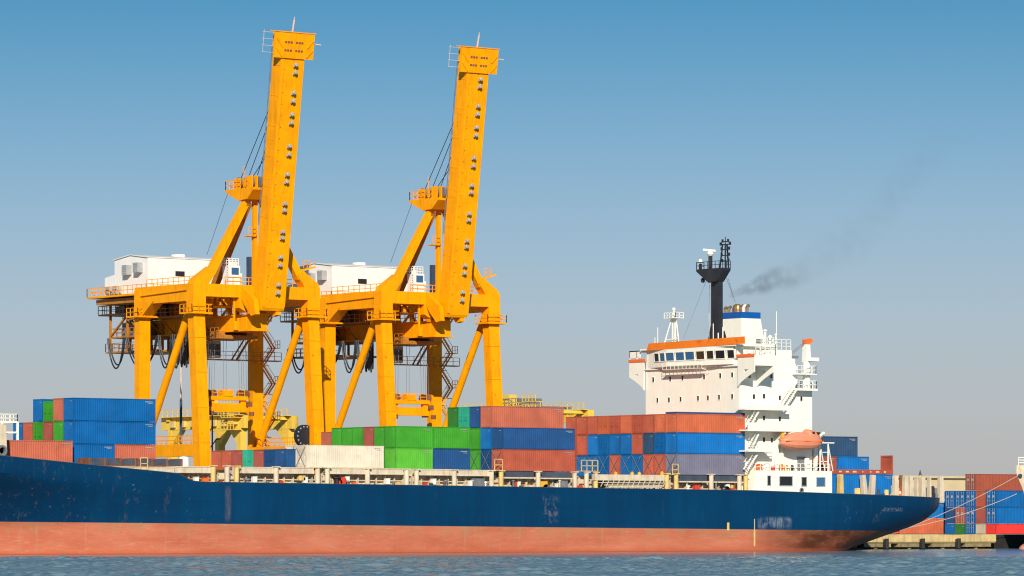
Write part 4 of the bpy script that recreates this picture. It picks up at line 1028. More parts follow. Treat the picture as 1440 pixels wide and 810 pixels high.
container(xL - 1.0 - L40, 7.3, at(108, 620, 7.3).z - HC, L40, HC, 'salmon red', 'long salmon red container low beside the bow breakwater', gL)
# supports under the far rows of the forward stack
row_of(yL_, xL, zb_, HC, L40, [None, 'red', 'blue', 'maroon', 'blue', 'green'], bay, 'bottom tier', gL)
# folded flat racks ahead of the crane leg
for k, (p0, p1) in enumerate(((125, 191), (193, 255))):
    a, b_ = at(p0, 650, 3.2), at(p1, 650, 3.2)
    t = thing('flat_rack', ['dark folded flat rack with rusty posts, nearer the bow', 'dark folded flat rack beside the orange crane leg'][k], 'flat rack', (a.x, 3.2, 10.95), 'folded flat racks')
    m = MB(); m.box(a.x + 0.1, 3.2, 11.2, b_.x - 0.1, 5.6, 11.95); m.build('folded_wall', M['slate'], t)
    m = MB()
    for i in range(4): x = a.x + (b_.x - a.x) * i / 3; m.box(x - 0.16, 3.1, 10.96, x + 0.16, 5.7, 12.05)
    m.box(a.x, 3.12, 10.96, b_.x, 5.68, 11.18); m.build('base_frame', M['rust'], t)
p = at(261, 655, 3.2); t = thing('water_tank', 'small white tank on deck beside the crane leg', 'tank', (p.x, 3.5, 11.0))
m = MB(); m.lathe((p.x, 3.6, 11.0), [(0.62, 0), (0.66, 0.08), (0.66, 1.15), (0.5, 1.32), (0.12, 1.36)], n=16); m.build('body', M['white'], t)
m = MB(); m.lathe((p.x, 3.6, 12.34), [(0.14, 0), (0.14, 0.1), (0.05, 0.14)], n=10); m.build('cap', M['grey'], t)
# --- stern stack
gS = 'containers stacked at the stern'
xS = at(1256, 670, 2.0).x - L40
container(xS, 2.0, 8.0, L40, HC, 'bright blue', 'bright blue container under the red flat rack at the stern', gS)
for k in (1, 2, 3, 4): container(xS, 2.0 + PITCH * k, 8.0, L40, STD, ['', 'blue', 'navy', 'red', 'navy'][k], '%s container, %s row, lowest tier at stern' % (['', 'blue', 'navy', 'red', 'navy'][k], ORD[k]), gS)
zS1 = 8.0 + HC + 0.02
t = thing('flat_rack', 'red flat rack with one upright end wall above the bright blue container', 'flat rack', (xS, 2.0, zS1))
m = MB(); m.box(xS, 2.0, zS1, xS + L40, 4.44, zS1 + 0.62)
for i in range(9): m.box(xS + 0.6 + i * 1.35, 1.96, zS1 + 0.1, xS + 0.75 + i * 1.35, 2.0, zS1 + 0.55)
m.build('base', CM['red'], t)
m = MB(); xe_ = xS + L40
m.box(xe_ - 0.22, 2.0, zS1 + 0.62, xe_ - 0.02, 2.25, zS1 + 2.7); m.box(xe_ - 0.22, 4.19, zS1 + 0.62, xe_ - 0.02, 4.44, zS1 + 2.7); m.box(xe_ - 0.22, 2.25, zS1 + 2.5, xe_ - 0.02, 4.19, zS1 + 2.7); m.box(xe_ - 0.12, 2.25, zS1 + 0.62, xe_ - 0.06, 4.19, zS1 + 2.5)
m.build('end_wall', CM['red'], t)
m = MB(); 
for i in range(7): m.box(xS + 2 + i * 1.4 + rc.uniform(-.4, .4), 1.94, zS1 + 0.2, xS + 2.25 + i * 1.4 + rc.uniform(0, .3), 1.955, zS1 + 0.42)
m.build('stickers', M['cream'], t)
x2 = at(1222, 650, 7.0).x; zS = 8.0 + STD + 0.02
container(x2 - L20, 7.0, zS, L20, HC, 'bright blue', 'bright blue short container behind the red flat rack', gS)
container(x2 - 2 * L20 - 0.1, 7.0, zS, L20, HC, 'maroon', 'maroon short container behind the lifeboat boarding frame', gS)
x3 = at(1206, 620, 9.5).x
container(x3 - L40, 9.5, zS, L40, HC, 'red', 'red container under the navy one at the stern', gS)
container(x3 - L40, 9.5, zS + 2.916, L40, HC, 'navy', 'navy container topmost at the stern, above the lifeboat', gS)

# lashing rods crossing the lower container ends
lm = random.Random(9)
for X_, y0, n, z0 in ((xR - 0.12, 1.0, 9, 10.6), (xM - 0.12, 1.0, 3, 10.9), (xw - 0.12, 1.2, 2, 11.1)):
    for i in range(n):
        m = MB(); y = y0 + PITCH * i
        m.tube((X_, y + 0.1, z0), (X_ + 0.02, y + 2.3, z0 + 2.7), 0.035, n=5); m.tube((X_ - 0.05, y + 2.3, z0), (X_ - 0.05, y + 0.1, z0 + 2.7), 0.035, n=5)
        m.build('lashing_rods', M['steel'], SH)

# ================================================================== QUAY CRANES
def make_crane():
    XC_, YW = -19.15, 33.0
    root = thing('quay_crane', 'yellow quay crane with raised boom, left of the two', 'crane', (XC_, YW, QZ), 'yellow quay cranes')
    def P(u, v, z): return Vector((XC_ + u, YW + v, z))
    U, VL = 9.35, 13.8
    yel = M['crane']
    # legs
    for s in (-1, 1):
        m = MB(); m.beam(P(s * U, -1.95, 4.6), P(s * U, 0.15, 32.3), 1.75, 1.75, side=(1, 0, 0), w2=1.75, h2=1.6); m.beam(P(s * U, 0.15, 32.3), P(s * U, 0.15, 36.3), 2.0, 1.75, side=(1, 0, 0))
        for z_ in (14.8, 19.5, 24.3, 29.0): vz = -1.95 + 2.1 * (z_ - 4.6) / 27.7; m.box(XC_ + s * U - 0.895, YW + vz - 0.895, z_, XC_ + s * U + 0.895, YW + vz + 0.87, z_ + 0.09)
        for z_ in (16, 22, 27): vz = -1.95 + 2.1 * (z_ - 4.6) / 27.7; m.box(XC_ + s * U - 0.6, YW + vz - 0.92, z_, XC_ + s * U - 0.35, YW + vz - 0.8, z_ + 0.35)
        lg = m.build('leg', yel, root)
        m = MB(); m.box(XC_ + s * U - 1.7, YW - 1.4, 32.2, XC_ + s * U + 1.7, YW + 1.7, 32.4); c_ = [P(s * U - 1.65, 1.65, 32.4), P(s * U - 1.65, -1.35, 32.4), P(s * U + 1.65, -1.35, 32.4), P(s * U + 1.65, 1.65, 32.4)]
        m.rail(c_, 1.1, 1.0, 0.05); m.build('collar_platform', yel, lg)
        m = MB(); m.beam(P(s * U, VL, 4.6), P(s * U, VL, 32.0), 1.75, 1.3, side=(1, 0, 0)); m.beam(P(s * U, VL, 32.0), P(s * U, VL, 35.9), 1.75, 1.5, side=(1, 0, 0))
        for z_ in (15, 20, 25, 30): m.box(XC_ + s * U - 0.895, YW + VL - 0.67, z_, XC_ + s * U + 0.895, YW + VL + 0.67, z_ + 0.09)
        lg = m.build('leg', yel, root)
        m = MB(); m.box(XC_ + s * U - 1.7, YW + VL - 1.5, 32.2, XC_ + s * U + 1.7, YW + VL + 1.5, 32.4); c_ = [P(s * U - 1.65, VL + 1.45, 32.4), P(s * U - 1.65, VL - 1.45, 32.4), P(s * U + 1.65, VL - 1.45, 32.4), P(s * U + 1.65, VL + 1.45, 32.4)]
        m.rail(c_, 1.1, 1.0, 0.05); m.build('collar_platform', yel, lg)
        # side frame: upper beam with haunch, lower beam, diagonal
        m = MB(); m.box(XC_ + s * U - 0.75, YW + 1.0, 34.0, XC_ + s * U + 0.75, YW + VL + 0.75, 36.35)
        m.prism([P(s * U - 0.9, VL - 0.6, 34.3), P(s * U - 0.9, VL - 4.2, 34.3), P(s * U - 0.9, VL - 0.6, 31.9)], (1.8, 0, 0))
        m.prism([P(s * U - 1.0, 1.0, 35.6), P(s * U - 1.0, VL - 1, 35.25), P(s * U - 1.0, VL - 1, 35.08), P(s * U - 1.0, 1.0, 35.43)], (0.25, 0, 0)); m.build('side_beam', yel, root)
        m = MB(); m.box(XC_ + s * U - 0.7, YW - 0.4, 12.95, XC_ + s * U + 0.7, YW + VL, 14.6); m.rail([P(s * U - 0.65, -0.2, 14.6), P(s * U - 0.65, VL, 14.6)], 1.15, 1.3, 0.045)
        m.rail([P(s * U + 0.65, -0.2, 14.6), P(s * U + 0.65, VL, 14.6)], 1.15, 1.3, 0.045); m.build('sill_beam', yel, root)
        m = MB(); m.tube(P(s * U, 1.0, 34.2), P(s * U, VL - 0.3, 13.8), 0.52, n=14); m.build('diagonal_brace', yel, root)
        # bogies under the legs
        for v in (-1.95, VL):
            m = MB(); m.box(XC_ + s * U - 2.6, YW + v - 0.7, QZ + 1.0, XC_ + s * U + 2.6, YW + v + 0.7, 4.6)
            for k in (-2, -0.7, 0.7, 2): m.lathe(P(s * U + k, v, QZ + 0.5), [(0.1, -0.25), (0.5, -0.25), (0.5, 0.25), (0.1, 0.25)], axis='Y', n=12)
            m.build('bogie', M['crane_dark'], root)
    # cross beams along the rails
    m = MB(); m.box(XC_ - U + 1.0, YW - 0.75, 34.6, XC_ + U - 1.0, YW + 0.95, 36.32)
    for s in (-1, 1): m.prism([P(s * (U - 1.0), -0.7, 36.3), P(s * (U + 1.0), -0.7, 36.3), P(s * (U + 0.7), -0.7, 36.9), P(s * (U - 1.9), -0.7, 38.7), P(s * (U - 2.7), -0.7, 37.9), P(s * (U - 1.5), -0.7, 36.3)], (0, 1.5, 0))
    m.build('waterside_beam', yel, root)
    # curved hinge brackets carrying the boom
    for s in (-1, 1):
        m = MB(); x = -2.35 if s < 0 else 1.1
        m.prism([P(x - 0.35, -0.7, 36.3), P(x - 0.35, -3.9, 34.2), P(x - 0.35, -4.3, 32.2), P(x - 0.35, -3.2, 32.0), P(x - 0.35, -1.5, 33.6), P(x - 0.35, -0.7, 34.6)], (0.7, 0, 0))
        m.prism([P(x - 0.6, -0.74, 34.6), P(x - 0.6, -0.74, 33.2), P(x + 0.6, -0.74, 32.6), P(x + 0.6, -0.74, 34.6)], (0, 1.6, 0))
        m.build('hinge_bracket', yel, root)
    m = MB(); m.box(XC_ - U, YW + VL - 0.7, 34.4, XC_ + U, YW + VL + 0.7, 36.0); m.build('landside_beam', M['crane'], root)
    # A-frame
    for s in (-1, 1):
        m = MB(); m.beam(P(s * (U - 2.0), 0.0, 37.6), P(s * 1.0, 0.0, 48.4), 1.0, 1.05, side=(0, 1, 0), w2=0.85, h2=0.9); m.build('a_frame_leg', yel, root)
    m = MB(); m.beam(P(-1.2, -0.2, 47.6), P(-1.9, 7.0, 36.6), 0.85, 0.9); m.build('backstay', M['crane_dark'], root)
    m = MB(); m.beam(P(0.1, 0.1, 36.3), P(0.1, 0.1, 48.6), 0.6, 0.6); m.beam(P(0.75, 0.6, 36.3), P(0.75, 0.6, 48.6), 0.2, 0.2)
    for k in range(22): m.beam(P(0.35, 0.4, 37 + k * 0.52), P(0.75, 0.6, 37 + k * 0.52), 0.08, 0.08)
    m.box(XC_ - 1.4, YW - 0.6, 43.0, XC_ - 0.1, YW + 0.8, 43.15); m.rail([P(-1.4, -0.6, 43.15), P(-0.1, -0.6, 43.15)], 1.1, 0.6, 0.05); m.build('mast_column', yel, root)
    # apex platform with sheaves
    m = MB(); m.prism([P(-2.2, 4.0, 49.5), P(-2.2, -3.0, 49.5), P(-2.2, -3.0, 49.2), P(-2.2, -1.5, 48.0), P(-2.2, 0.8, 47.9), P(-2.2, 4.0, 49.25)], (4.2, 0, 0))
    m.rail([P(2.0, 3.9, 49.5), P(-2.15, 3.9, 49.5), P(-2.15, -1.6, 49.5)], 1.2, 1.0, 0.05)
    ap = m.build('apex_platform', yel, root)
    for u, v in ((-1.5, 1.6), (-0.4, 1.6), (0.8, 1.6), (-1.5, -1.4), (-0.2, -1.4), (1.0, -1.4)):
        m = MB(); m.lathe(P(u, v, 50.4), [(0.15, -0.14), (0.75, -0.14), (0.75, 0.14), (0.15, 0.14)], axis='X', n=16); m.build('sheave', M['steel'], ap)
    for u in (-1.8, -1.0, 0.2, 1.4):
        m = MB(); m.box(XC_ + u, YW + 0.9, 49.5, XC_ + u + 0.16, YW + 2.3, 51.0); m.build('sheave_bracket', yel, ap)
        m = MB(); m.box(XC_ + u, YW - 2.1, 49.5, XC_ + u + 0.16, YW - 0.7, 51.2); m.build('sheave_bracket', yel, ap)
    m = MB(); m.beam(P(-1.6, 0.2, 49.5), P(-1.6, 0.2, 52.6), 0.09, 0.09); m.build('lightning_rod', yel, ap)
    # boom, raised
    h0, h1 = P(0, -3.5, 33.2), P(0, -8.7, 69.75)
    d = (h1 - h0).normalized(); nrm = Vector((0, -d.z, d.y)).normalized()     # towards the water
    if nrm.y > 0: nrm = -nrm
    def B(u, t, n): return h0 + d * t + Vector((u, 0, 0)) + nrm * n
    Lb = (h1 - h0).length
    m = MB(); m.beam(h0, h1, 3.7, 2.1, side=(1, 0, 0))
    m.beam(B(-1.62, 0.2, 1.12), B(-1.62, Lb - 3.4, 1.12), 0.45, 0.16, side=(1, 0, 0)); m.beam(B(1.78, 0.2, 1.1), B(1.78, Lb - 3.4, 1.1), 0.12, 0.12, side=(1, 0, 0))
    for k in range(1, 9): m.beam(B(-1.86, Lb * k / 9, -0.9), B(-1.86, Lb * k / 9, 0.95), 0.05, 0.12, side=(1, 0, 0))
    m.prism([B(-1.84, -0.35, 0.9), B(1.84, -0.35, 0.9), B(1.84, 0.05, 1.04), B(-1.84, 0.05, 1.04)], nrm * -1.6)
    for k in range(22):
        for u, n_ in ((-1.15, 1.06),): m.beam(B(u, 1.2 + k * 1.55, n_), B(u, 1.32 + k * 1.55, n_), 0.12, 0.04, side=(1, 0, 0), mi=1)
    for k in range(1, 7):
        m.beam(B(-1.3, Lb * k / 7, 1.055), B(1.8, Lb * k / 7, 1.055), 0.04, 0.025, side=d)
        m.beam(B(-1.855, Lb * (k + 0.3) / 7, -0.95), B(-1.855, Lb * (k + 0.3) / 7, 0.95), 0.025, 0.05, side=(1, 0, 0))
    boom = m.build('boom', [yel, M['rust']], root)
    t0 = Lb - 3.1
    m = MB(); m.beam(B(0, t0, 1.08), B(0, Lb + 0.35, 1.08), 6.3, 0.42, side=(1, 0, 0)); m.beam(B(0, Lb + 0.38, 0.7), B(0, Lb + 0.5, 0.7), 6.5, 1.4, side=(1, 0, 0)); m.beam(B(0, t0 + 1.4, 0), B(0, Lb + 0.36, 0), 4.2, 1.9, side=(1, 0, 0))
    for s in (-1, 1):
        m.prism([B(s * 3.0, t0 + 1.2, 0.9), B(s * 3.0, Lb, 0.9), B(s * 2.0, Lb, -0.2), B(s * 2.0, t0 + 1.2, -0.2)], Vector((0.1, 0, 0)))
        for t in (0.2, 1.5): m.beam(B(s * 2.0, t0 + t, 1.36), B(s * 2.95, t0 + t + 1.1, 1.36), 0.12, 0.14)
    for u in (-0.05,): m.beam(B(u, t0, 1.34), B(u, Lb + 0.3, 1.34), 0.2, 0.1, side=(1, 0, 0))
    for t in (1.05, 2.15):
        for u in (-1.0, 0.75):
            for q2 in (-0.44, 0, 0.44): m.beam(B(u + q2 - 0.16, t0 + t, 1.31), B(u + q2 + 0.16, t0 + t, 1.31), 0.27, 0.05, side=d, mi=1)
    hd = m.build('head_frame', [yel, M['rust']], boom)
    m = MB()
    for t in (0.6, 1.5, 2.4, 3.3): m.beam(B(-2.0, t0 + t, -0.6), B(-3.9 - 0.15 * (t > 1), t0 + t, -0.6), 0.045, 0.045)
    m.beam(B(-3.85, t0 + 0.6, -0.6), B(-3.85, Lb + 0.5, -0.6), 0.045, 0.045)
    m.build('head_railing', M['pink'], hd)
    m = MB(); m.beam(B(3.2, Lb - 0.9, 0.3), B(4.9, Lb - 1.0, 0.3), 0.12, 0.12); m.build('warning_arm', M['pink'], hd)
    m = MB(); m.beam(B(0.1, Lb + 0.4, 0.3), B(0.25, Lb + 2.1, 0.3), 0.16, 0.16); m.beam(B(0.25, Lb + 2.1, 0.3), B(0.28, Lb + 2.5, 0.3), 0.08, 0.08)
    m.build('head_mast', M['pink'], hd)
    for yy in (90.7, 101.2, 129.3, 140.8, 159.5, 170.9, 203.5, 214.9, 243, 253.2, 283.7, 293, 322.8, 331.5, 358.4, 369.7, 397.3, 408.6):
        z = CAM.z + (YHOR - yy) / 10.41; t = (z - h0.z) / d.z
        m = MB(); c_ = B(0.35, t, 1.05); m.beam(c_, c_ + nrm * 0.3, 0.2, 0.2); m.lathe(c_ + nrm * 0.3, [(0.05, 0), (0.24, -0.05), (0.27, -0.3), (0.2, -0.36)], axis='Y', n=10)
        m.beam(c_ + Vector((-0.25, 0, 0)) + nrm * 0.3, c_ + Vector((-0.25, 0, -0.3)) + nrm * 0.3, 0.06, 0.3); m.build('floodlight', M['lamp'], boom)
    m = MB()
    for k in range(9): m.beam(B(-1.95, Lb * (0.3 + k * 0.075), -1.0), B(-1.95, Lb * (0.3 + k * 0.075) + 2.0, -1.0), 0.05, 0.05)
    m.beam(B(-1.95, Lb * 0.3, -1.25), B(-1.95, Lb * 0.96, -1.25), 0.06, 0.1); m.tube(B(2.05, 2, 0.0), B(2.05, Lb - 4, 0.0), 0.05, n=5); m.build('boom_cable', M['steel'], boom)
    # hoist ropes between apex and boom
    for k, (u, t) in enumerate(((-1.4, 27.5), (-0.6, 26.3), (0.4, 25.0), (1.3, 23.5), (-1.0, 22.5))):
        m = MB(); m.tube(P(u, 1.2 - k * 0.55, 51.0), B(-1.5 + 0.3 * k, t, -1.05), 0.055, n=5); m.build('hoist_rope', M['cable'], root)
    m = MB(); m.tube(P(-1.9, 3.6, 49.3), atX(291, 358, XC_ - 2.2), 0.03, n=5); m.build('hoist_rope', M['cable'], root)
    # main girder
    m = MB(); m.box(XC_ - 1.3, YW - 1.2, 30.3, XC_ + 1.3, YW + 32, 32.25)
    for v in range(0, 32, 2): m.box(XC_ - 1.36, YW + v, 30.3, XC_ - 1.3, YW + v + 0.1, 32.25)
    m.box(XC_ - 1.6, YW - 1.2, 32.25, XC_ + 1.6, YW + 32, 32.4); m.box(XC_ - 1.7, YW - 1.2, 30.1, XC_ + 1.7, YW + 32, 30.3)
    m.rail([P(-1.55, -0.5, 32.4), P(-1.55, 31.5, 32.4)], 1.1, 1.3, 0.045); g = m.build('main_girder', yel, root)
    for v in (2.5, 8, VL - 1.0, 19, 25):
        for u in (-1.2, 1.2): m = MB(); m.beam(P(u, v, 32.3), P(u, v, 35.0), 0.5, 0.5); m.build('girder_hanger', M['crane_dark'], root)
    for v in (3.5, 10.5):
        for sg in (-1, 1): m = MB(); m.beam(P(sg * 1.3, v, 32.3), P(sg * 3.5, v, 34.8), 0.3, 0.3); m.build('girder_hanger', M['crane_dark'], root)
    m = MB(); m.box(XC_ - 5.4, YW + 6.5, 32.42, XC_ - 1.62, YW + 24.5, 32.54); m.rail([P(-5.35, 6.6, 32.54), P(-5.35, 24.4, 32.54)], 1.1, 1.3, 0.045); m.build('girder_walkway', M['crane_dark'], root)  # walkway widened so that its shadow covers the girder side
    m = MB(); m.beam(P(-U, 6.5, 34.3), P(U, 6.5, 34.3), 0.7, 0.8); m.beam(P(-4.5, 3.0, 34.9), P(-4.5, 12.5, 34.6), 0.5, 0.5)
    m.box(XC_ - 5, YW + 2.2, 33.4, XC_ - 1.7, YW + 5.8, 33.55); m.rail([P(-4.95, 5.8, 33.55), P(-4.95, 2.25, 33.55), P(-1.7, 2.25, 33.55)], 1.1, 1.0, 0.05)
    m.beam(P(-3.2, 0.2, 34.6), P(-3.2, 0.2, 30.6), 0.25, 0.25); m.box(XC_ - 3.5, YW - 0.2, 30.2, XC_ - 2.9, YW + 0.4, 31.4)
    m.build('cross_frame', yel, root)
    # trolley, ropes, cab
    m = MB(); m.box(XC_ - 3.2, YW + 4, 29.2, XC_ + 3.2, YW + 10.5, 29.7); m.box(XC_ - 2.6, YW + 4.6, 29.7, XC_ - 1.8, YW + 10, 30.3); m.box(XC_ + 1.8, YW + 4.6, 29.7, XC_ + 2.6, YW + 10, 30.3)
    for v in (4.6, 9.8): m.lathe(P(-2.9, v, 29.9), [(0.1, -0.2), (0.45, -0.2), (0.45, 0.2), (0.1, 0.2)], axis='X', n=12)
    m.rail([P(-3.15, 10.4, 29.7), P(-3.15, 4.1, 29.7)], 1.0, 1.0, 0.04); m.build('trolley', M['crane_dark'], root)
    cv = 11.2
    m = MB(); m.box(XC_ - 1.2, YW + cv - 1.4, 26.8, XC_ + 0.9, YW + cv + 1.3, 27.05); m.box(XC_ - 1.2, YW + cv - 1.4, 28.7, XC_ + 0.9, YW + cv + 1.3, 29.15)
    for (u, v) in ((-1.15, -1.35), (0.85, -1.35), (-1.15, 1.25), (0.85, 1.25), (-1.15, 0)): m.beam(P(u, cv + v, 27.0), P(u, cv + v, 28.8), 0.14, 0.14)
    m.box(XC_ - 0.2, YW + cv + 0.2, 27.05, XC_ + 0.9, YW + cv + 1.3, 28.7); m.beam(P(-1.15, cv - 1.35, 27.75), P(0.85, cv - 1.35, 27.75), 0.1, 0.1); m.beam(P(-1.15, cv - 1.35, 27.75), P(-1.15, cv + 1.25, 27.75), 0.1, 0.1)
    m.beam(P(0, cv, 29.15), P(0, cv, 29.4), 0.5, 0.5); cab = m.build('operator_cab', M['cream'], root)
    m = MB(); m.box(XC_ - 1.1, YW + cv - 1.3, 27.1, XC_ + 0.8, YW + cv + 1.2, 28.68); m.build('window', M['glass'], cab)
    m = MB(); m.box(XC_ - 0.8, YW + VL - 2.6, 26.55, XC_ + U + 2.6, YW + VL - 1.4, 26.7); m.rail([P(-0.8, VL - 2.6, 26.7), P(U + 2.6, VL - 2.6, 26.7)], 1.1, 1.2, 0.04)
    m.beam(P(U - 4.5, VL - 2.0, 26.7), P(U - 0.9, VL - 0.3, 30.2), 0.22, 0.22); m.beam(P(U - 5.3, VL - 2.0, 26.7), P(U - 1.3, VL - 0.3, 30.8), 0.16, 0.16); m.build('cab_walkway', M['crane_dark'], root)
    # spreader on its ropes
    sv = 6.9; m = MB()
    m.box(XC_ - 3.1, YW + sv - 0.6, 20.85, XC_ + 3.1, YW + sv + 0.6, 21.4); m.box(XC_ - 1.0, YW + sv - 0.7, 21.4, XC_ + 0.6, YW + sv + 0.7, 22.2); m.rail([P(-2.6, sv - 0.5, 21.4), P(2.6, sv - 0.5, 21.4)], 0.9, 1.0, 0.04)
    sp = m.build('spreader', yel, root)
    m = MB(); m.box(XC_ - 3.2, YW + sv - 0.5, 19.2, XC_ + 3.2, YW + sv + 0.5, 20.4)
    for s in (-1, 1): m.box(XC_ + s * 3.4 - 0.35, YW + sv - 1.3, 19.0, XC_ + s * 3.4 + 0.35, YW + sv + 1.3, 19.9); m.beam(P(s * 2.6, sv, 20.3), P(s * 2.6, sv, 21.0), 0.8, 0.6)
    m.build('lifting_frame', yel, sp)
    for s in (-1, 1):
        for dv in (-0.45, 0.45): m = MB(); m.lathe(P(s * 2.7 + dv, sv, 21.7), [(0.12, -0.14), (0.6, -0.14), (0.6, 0.14), (0.12, 0.14)], axis='Y', n=14); m.build('sheave', M['rust'], sp)
        m = MB(); m.box(XC_ + s * 3.3 - 0.5, YW + sv - 0.9, 20.0, XC_ + s * 3.3 + 0.3, YW + sv - 0.5, 20.7); m.build('junction_box', M['rust'], sp)
        m = MB(); m.tube(P(s * 3.3, sv - 1.2, 18.7), P(s * 3.3, sv - 1.2, 19.3), 0.35, n=8); m.build('twistlock', M['rust'], sp)
    m = MB()
    for u in (-3.1, -2.3, -0.3, 2.3, 3.1):
        for dv in (-0.3, 0.35): m.tube(P(u, sv + dv, 22.0), P(u * 0.92, sv + dv, 29.3), 0.03, n=5)
    m.build('rope', M['steel'], sp)
    # machinery house
    m = MB(); m.box(XC_ - 8.4, YW + 14.4, 35.5, XC_ + 8.4, YW + 30.2, 35.75); m.rail([P(8.3, 30.1, 35.75), P(-8.3, 30.1, 35.75), P(-8.3, 14.5, 35.75), P(8.3, 14.5, 35.75)], 1.2, 1.2, 0.05)
    hp = m.build('house_platform', yel, root)
    m = MB(); m.box(XC_ - 7.6, YW + 15.2, 34.6, XC_ + 7.6, YW + 28.8, 35.3)
    m.build('floor_frame', M['crane_dark'], hp)
    hx0, hx1, v0, v1 = -6.85, 8.0, 16.4, 25.1; vm = (v0 + v1) / 2
    m = MB(); m.prism([P(hx0, v0, 35.78), P(hx0, v1, 35.78), P(hx0, v1, 40.75), P(hx0, vm, 41.25), P(hx0, v0, 40.75)], (hx1 - hx0, 0, 0))
    m.prism([P(hx0, v1, 35.78), P(hx0, v1 + 2.6, 35.78), P(hx0, v1 + 2.6, 38.4), P(hx0, v1, 38.75)], (hx1 - hx0, 0, 0))
    for x in (hx0 + 2.5, hx0 + 6, hx0 + 9.5): m.box(XC_ + x, YW + v0 - 0.03, 35.8, XC_ + x + 0.05, YW + v0, 40.7)
    m.box(XC_ + 0.2, YW + vm - 0.6, 41.1, XC_ + 1.6, YW + vm + 0.6, 41.65); hs = m.build('machinery_house', M['house_white'], root)
    m = MB(); e_ = 0.09
    for a_, za, b2, zb2 in ((v0 - 0.12, 40.745, vm, 41.27), (vm, 41.27, v1 + 0.12, 40.745)):
        m.prism([P(hx0 - 0.2, a_, za), P(hx0 - 0.2, b2, zb2), P(hx0 - 0.2, b2, zb2 + e_), P(hx0 - 0.2, a_, za + e_)], (hx1 - hx0 + 0.4, 0, 0))
    m.build('roof', M['house_white'], hs)
    for px, py, w in ((182, 380, 0.62), (197.5, 376.5, 0.62), (158.5, 409, 0.5), (168.5, 408, 0.5)):
        p = atX(px, py, XC_ + hx0); m = MB(); m.box(XC_ + hx0 - 0.9, p.y - w, p.z - w * 1.1, XC_ + hx0 - 0.003, p.y + w, p.z + w * 1.1)
        for k in range(4): m.box(XC_ + hx0 - 0.93, p.y - w + 0.1, p.z - w + 0.1 + k * w * 0.5, XC_ + hx0 - 0.9, p.y + w - 0.1, p.z - w + 0.18 + k * w * 0.5)
        m.build('air_conditioner', M['grey'], hs)
    m = MB(); p = at(253, 385, YW + v0); m.box(p.x - 0.75, YW + v0 - 0.06, p.z - 0.35, p.x + 0.75, YW + v0 - 0.003, p.z + 0.35); m.build('vent_opening', M['dark'], hs)
    m = MB(); m.box(XC_ - 1.5, YW + v0 - 1.6, 36.9, XC_ + 5.5, YW + v0 - 1.45, 37.1); m.box(XC_ - 1.6, YW + v0 - 2.0, 35.76, XC_ - 1.2, YW + v0 - 1.4, 37.3); m.build('pipe_rack', M['house_white'], hs)
    # inspection cabin on the waterside beam
    p = at(326, 395, YW + 1.6); m = MB(); m.box(p.x - 0.85, YW + 1.0, 36.35, p.x + 0.95, YW + 2.6, 39.0); m.box(p.x + 0.95, YW + 1.2, 36.35, p.x + 1.4, YW + 2.4, 38.0)
    m.rail([(p.x - 1.3, YW + 2.6, 39.0), (p.x - 1.3, YW + 1.0, 39.0), (p.x + 0.7, YW + 1.0, 39.0)], 1.0, 0.5, 0.05, bars=3)
    for z in range(8): m.beam((p.x - 1.3, YW + 1.0, 36.5 + z * 0.35), (p.x - 0.9, YW + 1.0, 36.5 + z * 0.35), 0.06, 0.06)
    for dx in (-1.3, -0.92): m.beam((p.x + dx, YW + 1.0, 36.35), (p.x + dx, YW + 1.0, 40.0), 0.06, 0.06)
    cb = m.build('inspection_cabin', M['house_white'], root)
    m = MB(); m.box(p.x - 0.45, YW + 0.94, 37.8, p.x + 0.7, YW + 0.997, 38.75); m.build('window', M['glass_blue'], cb)
    m = MB(); q_ = at(352, 375, YW + 2); m.box(q_.x - 0.25, YW + 2, 36.3, q_.x + 0.35, YW + 2.6, 40.4); m.build('cable_cabinet', M['lampblue'], root)
    m = MB(); m.rail([P(-4.2, 0.9, 36.35), P(3.5, 0.9, 36.35)], 1.1, 1.2, 0.05); m.rail([P(4.0, 0.9, 36.35), P(7.8, 0.9, 36.35)], 1.1, 1.0, 0.05); m.rail([P(-U + 0.7, 1.5, 36.35), P(-U + 0.7, VL, 36.35)], 1.1, 1.4, 0.05)
    m.beam(P(U - 2.0, -0.2, 38.6), P(U + 0.3, -0.6, 39.2), 0.25, 0.25); m.rail([P(U - 1.6, -0.5, 39.0), P(U - 0.4, -0.5, 39.0)], 1.0, 0.5, 0.05)
    m.build('beam_railing', yel, root)
    # rear platforms
    m = MB()
    for z, u0, u1, va, vb in ((33.2, -5.6, 5.0, 20, 31.5), (30.0, -4.6, 4.0, 21.5, 30), (27.9, -5.0, 4.0, 19.0, 30.5)):
        m.box(XC_ + u0, YW + va, z, XC_ + u1, YW + vb, z + 0.22); m.rail([P(u1, vb, z + 0.22), P(u0, vb, z + 0.22), P(u0, va, z + 0.22)], 1.15, 1.1, 0.05)
    for u in (-4.8, -1.5, 2.0):
        for v in (21.0, 25, 29.5): m.beam(P(u, v, 28.0), P(u, v, 35.4), 0.28, 0.28)
    m.beam(P(-4.8, 21, 30.2), P(-4.8, 25, 33.2), 0.25, 0.25); m.beam(P(-4.8, 29.5, 30.2), P(-4.8, 25, 33.2), 0.25, 0.25)
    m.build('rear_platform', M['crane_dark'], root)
    m = MB(); m.box(XC_ - 4.6, YW + 26.2, 33.42, XC_ - 2.0, YW + 28.6, 34.5); m.build('hoist_motor', M['steel'], root)
    m = MB(); m.box(XC_ - 3.5, YW + 22.5, 30.2, XC_ - 1.75, YW + 28.5, 32.0); m.build('cable_drum_box', M['steel'], root)
